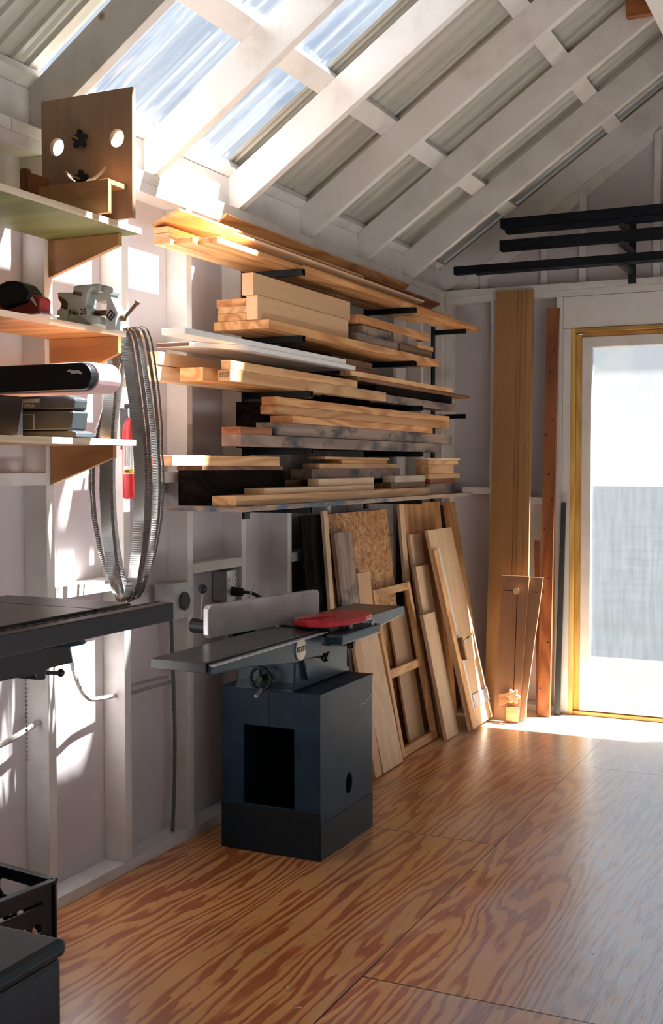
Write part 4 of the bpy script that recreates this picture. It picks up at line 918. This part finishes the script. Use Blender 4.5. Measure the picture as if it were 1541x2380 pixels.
# red cutter guard
gp = [(0.372, 3.800), (0.392, 3.92), (0.412, 4.03), (0.45, 4.085), (0.50, 4.110), (0.540, 4.113), (0.592, 4.03), (0.604, 3.95), (0.582, 3.80), (0.545, 3.735), (0.48, 3.705), (0.41, 3.735)]
gd = MB().prism([(a, c) for a, c in gp], 'z', 0.824, 0.846).build('guard', REDG, t, 0.005)
rb = MB()
for k in range(4): rb.obox((0.42 + 0.01 * k, 3.745 + 0.035 * k, 0.8462), (0.07, 0.01, 0), (-0.001, 0.005, 0), (0, 0, 0.002))
rb.build('guard_ribs', REDG, gd)
MB().cyl((0.55, 3.92, 0.801), (0.55, 3.92, 0.8238), 0.012).build('guard_post', GALV, t, smooth=True)
MB().cyl((0.585, 4.045, 0.800), (0.585, 4.045, 0.817), 0.007).box(0.560, 0.592, 4.039, 4.051, 0.811, 0.817).build('guard_stop', GALV, t)

# ================================================================== BAND SAW (table end in view)
t = thing('band_saw', (0.5, 1.3, 0.0), 'dark cast iron band saw table with a black fence rail at the left edge', 'band saw')
DKI = plain('dark_saw_table', (0.10, 0.095, 0.09), 0.36, 0.6, 0.2, 8)
MB().box(0.346, 0.722, 1.72, 2.142, 1.042, 1.080).build('table', DKI, t, 0.002)
MB().box(0.346, 0.722, 2.1455, 2.281, 1.042, 1.080).build('table_end', DKI, t, 0.002)
MB().box(0.350, 0.718, 1.72, 2.278, 1.030, 1.0415).build('table_rib', BLACK, t, 0.002)
MB().box(0.7225, 0.776, 1.50, 2.300, 1.040, 1.046).box(0.770, 0.776, 1.50, 2.325, 1.046, 1.082).box(0.7765, 0.812, 1.50, 2.328, 1.036, 1.080).build('fence_rail', BLACK, t, 0.003)
TRUN = [(2.272, 1.0295), (2.278, 0.982), (2.259, 0.961), (2.271, 0.925), (2.182, 0.925), (2.168, 0.92), (2.167, 0.9), (2.134, 0.905), (2.126, 0.918), (2.077, 0.921), (1.45, 0.93), (1.45, 1.0295)]
tro = MB().prism(TRUN, 'x', 0.44, 0.56).build('trunnion', BLACK, t, 0.005)
MB().lathe([(0.0, 0.0), (0.02, 0.0), (0.05, -0.02), (0.062, -0.05), (0.0, -0.05)], (0.562, 2.215, 1.03), 'z', 24).build('trunnion_boss', BLUEGREY, tro, smooth=True)
lv = MB().cyl((0.5, 2.168, 0.914), (0.5, 2.292, 0.892), 0.005, seg=12).build('clamp_lever', BLACK, t, smooth=True)
MB().ball((0.5, 2.296, 0.8915), 0.010).build('lever_ball', BLACK, lv, smooth=True)
MB().box(0.33, 0.70, 0.95, 1.30, 0.0, 0.86).build('cabinet', BLUEGREY, t, 0.01)
MB().box(0.38, 0.62, 1.0, 1.26, 0.861, 1.85).build('column', BLUEGREY, t, 0.01)
MB().box(0.43, 0.57, 1.2605, 1.4495, 0.90, 1.02).build('trunnion_arm', BLACK, t, 0.005)

# ================================================================== CRATE AND BLACK BOX
t = thing('milk_crate', (0.24, 2.3, 0.0), 'black plastic milk crate on the floor under the band saw', 'crate')
e1 = Vector((-0.99, 0.141, 0)).normalized(); e2 = Vector((-0.141, -0.99, 0)).normalized()
cc = Vector((0.338, 2.466, 0)); CW, CH = 0.31, 0.280
def side(o_, d, h_):
    mb = MB(); nn = d.cross(Vector((0, 0, 1)))
    outer = [(0, 0), (CW, 0), (CW, CH), (0, CH)]
    holes = [[(0.10, CH - 0.075), (0.21, CH - 0.075), (0.225, CH - 0.060), (0.225, CH - 0.040), (0.21, CH - 0.028), (0.10, CH - 0.028), (0.085, CH - 0.040), (0.085, CH - 0.060)]] if h_ else [rect(0.03, CW - 0.03, CH - 0.052, CH - 0.040)]
    for r_ in range(4):
        for q in range(6):
            cx_ = 0.042 + q * 0.0445 + (0.010 if r_ % 2 else -0.002); cz = 0.032 + r_ * 0.045
            holes.append([(cx_ + 0.018 * math.cos(R(60 * k + 30)), cz + 0.019 * math.sin(R(60 * k + 30))) for k in range(6)])
    mb.plate(outer, holes, 'y', 0, 0.006)
    M4 = Matrix((( d.x, nn.x, 0, o_.x), (d.y, nn.y, 0, o_.y), (0, 0, 1, 0.003), (0, 0, 0, 1)))
    return mb.xform(M4)
for o_, d, h_ in ((cc, e1, True), (cc + e1 * 0.0065, e2, False), (cc + e2 * CW, e1, True), (cc + e1 * CW, e2, False)):
    side(o_ + (e2 * 0.007 if d is e2 else Vector((0, 0, 0))), d, h_).build('crate_wall', BLACK, t)
mb = MB()
for o_, d in ((cc, e1), (cc, e2), (cc + e2 * CW, e1), (cc + e1 * CW, e2)):
    q = d.cross(Vector((0, 0, 1))); mb.obox(o_ + q * -0.010 + Vector((0, 0, CH + 0.0035)), d * CW, q * 0.022, (0, 0, 0.010))
mb.build('rim', BLACK, t, 0.002)
MB().obox(cc + Vector((0, 0, 0.001)) , e1 * CW, e2 * CW, (0, 0, 0.0019)).build('crate_floor', BLACK, t)

t = thing('storage_box', (0.66, 1.63, 0.0), 'blue-black plastic box with rounded lid in the lower left foreground', 'box')
MB().box(0.34, 0.852, 1.40, 1.850, 0.0, 0.415).build('body', BOXP, t, 0.012)
MB().box(0.332, 0.862, 1.392, 1.860, 0.4155, 0.452).build('lid', BOXP, t, 0.016)

# ================================================================== ELECTRICS
def armoured(pts, r_=0.0075):
    out = []; P = [Vector(p) for p in pts]
    for i in range(len(P) - 1):
        a = P[max(i - 1, 0)]; b_ = P[i]; c_ = P[i + 1]; d = P[min(i + 2, len(P) - 1)]
        k = max(2, int((c_ - b_).length / 0.0045))
        for j in range(k):
            u_ = j / k
            out.append(0.5 * ((2 * b_) + (c_ - a) * u_ + (2 * a - 5 * b_ + 4 * c_ - d) * u_ ** 2 + (3 * b_ - a - 3 * c_ + d) * u_ ** 3))
    out.append(P[-1]); return MB().tube(out, r_, 8, 0.12)
EL = 'armoured electrical cables on the left wall'
t = armoured([(0.024, 2.932, 0.905), (0.02, 2.936, 0.86), (0.02, 2.941, 0.816), (0.02, 2.96, 0.756), (0.015, 2.999, 0.692), (0.0, 3.056, 0.65), (-0.025, 3.13, 0.628), (-0.04, 3.268, 0.615)]).build('cable', CABLE, None, smooth=True)
tag(t, 'pale armoured cable curving from behind the band saw rail into a stud', 'cable', EL)
t = armoured([(-0.03, 2.47, 0.60), (-0.025, 2.62, 0.575), (-0.03, 2.74, 0.582), (-0.04, 2.860, 0.605)], 0.009).build('cable', CABLE, None, smooth=True)
tag(t, 'pale armoured cable entering the stud at the far left edge', 'cable', EL)
t = armoured([(-0.04, 3.305, 0.607), (-0.04, 3.45, 0.606), (-0.045, 3.58, 0.604), (-0.045, 3.622, 0.603)], 0.006).build('cable', plain('grey_cable_armour', (0.30, 0.28, 0.27), 0.5, 0.2), None, smooth=True)
tag(t, 'thin grey cable running level between two white studs', 'cable', EL)
t = armoured([(-0.03, 3.600, 0.845), (-0.035, 3.615, 0.70), (-0.04, 3.636, 0.45), (-0.04, 3.632, 0.22), (-0.04, 3.618, 0.042)], 0.007).build('cable', plain('dark_cable_armour', (0.12, 0.13, 0.14), 0.5, 0.3), None, smooth=True)
tag(t, 'dark armoured cable dropping from the round outlet to the sole plate', 'cable', EL)
ch = MB()
for k in range(24): ch.ball((0.42, 2.262 , 0.915 - k * 0.0105), 0.0036, seg=8, rings=6)
tag(ch.build('bead_chain', GALV), 'thin bead chain hanging below the band saw table', 'chain')
t = thing('power_outlet', (0.0, 3.57, 0.845), 'grey outlet box with a round black socket on the stud left of the jointer', 'outlet')
MB().box(-0.06, 0.024, 3.535, 3.662, 0.850, 0.978).build('box', GALV, t, 0.003)
pl = MB().box(0.0245, 0.029, 3.532, 3.664, 0.848, 0.980).build('cover_plate', plain('light_cover_plate', (0.50, 0.50, 0.48), 0.4, 0.3), t, 0.002)
MB().cyl((0.0292, 3.598, 0.910), (0.034, 3.598, 0.910), 0.034, seg=28).build('socket', BLACK, pl)
t = thing('duplex_outlet', (-0.02, 4.02, 0.87), 'duplex outlet box with a black plug behind the jointer fence', 'outlet')
MB().box(-0.085, -0.022, 3.985, 4.062, 0.865, 0.985).build('box', GALV, t, 0.003)
pl = MB().box(-0.0215, -0.017, 3.983, 4.064, 0.863, 0.987).build('cover_plate', plain('white_cover_plate', (0.62, 0.62, 0.60), 0.4, 0.1), t, 0.002)
for y in (4.004, 4.043):
    MB().cyl((-0.0168, y, 0.945), (-0.0145, y, 0.945), 0.0165, seg=20).build('receptacle', WHITE, pl)
    MB().box(-0.0168, -0.0138, y - 0.006, y - 0.004, 0.942, 0.952).box(-0.0168, -0.0138, y + 0.004, y + 0.006, 0.942, 0.952).build('slots', INK, pl)
t = thing('power_plug', (0.02, 4.035, 0.89), 'thick black plug and cord in the duplex outlet behind the fence', 'plug')
MB().cyl((-0.0165, 4.026, 0.902), (0.028, 4.036, 0.900), 0.019, 0.015, 16).build('plug_body', BLACK, t, smooth=True)
MB().tube([(0.028, 4.036, 0.900), (0.05, 4.07, 0.893), (0.07, 4.12, 0.868), (0.085, 4.16, 0.83), (0.09, 4.18, 0.76), (0.09, 4.19, 0.55), (0.09, 4.20, 0.30), (0.085, 4.21, 0.012)], 0.007, 10).build('cord', BLACKR, t, smooth=True)

# shavings on the floor
SG = 'small wood chips on the plywood floor'
for i, (x, y, a) in enumerate(((0.735, 3.36, 20), (0.795, 3.30, 70), (0.98, 2.62, 40), (1.04, 2.52, 10), (0.92, 2.71, 120))):
    c_, s_ = math.cos(R(a)), math.sin(R(a))
    o = MB().obox((x, y, 0.0003), (0.022 * c_, 0.022 * s_, 0), (-0.005 * s_, 0.005 * c_, 0), (0, 0, 0.0022)).build('wood_chip', W['edge_x'])
    tag(o, 'small pale wood chip lying on the orange plywood floor in front of the jointer', 'wood chip', SG)

for o in bpy.data.objects:
    if '_o' in o: del o['_o']
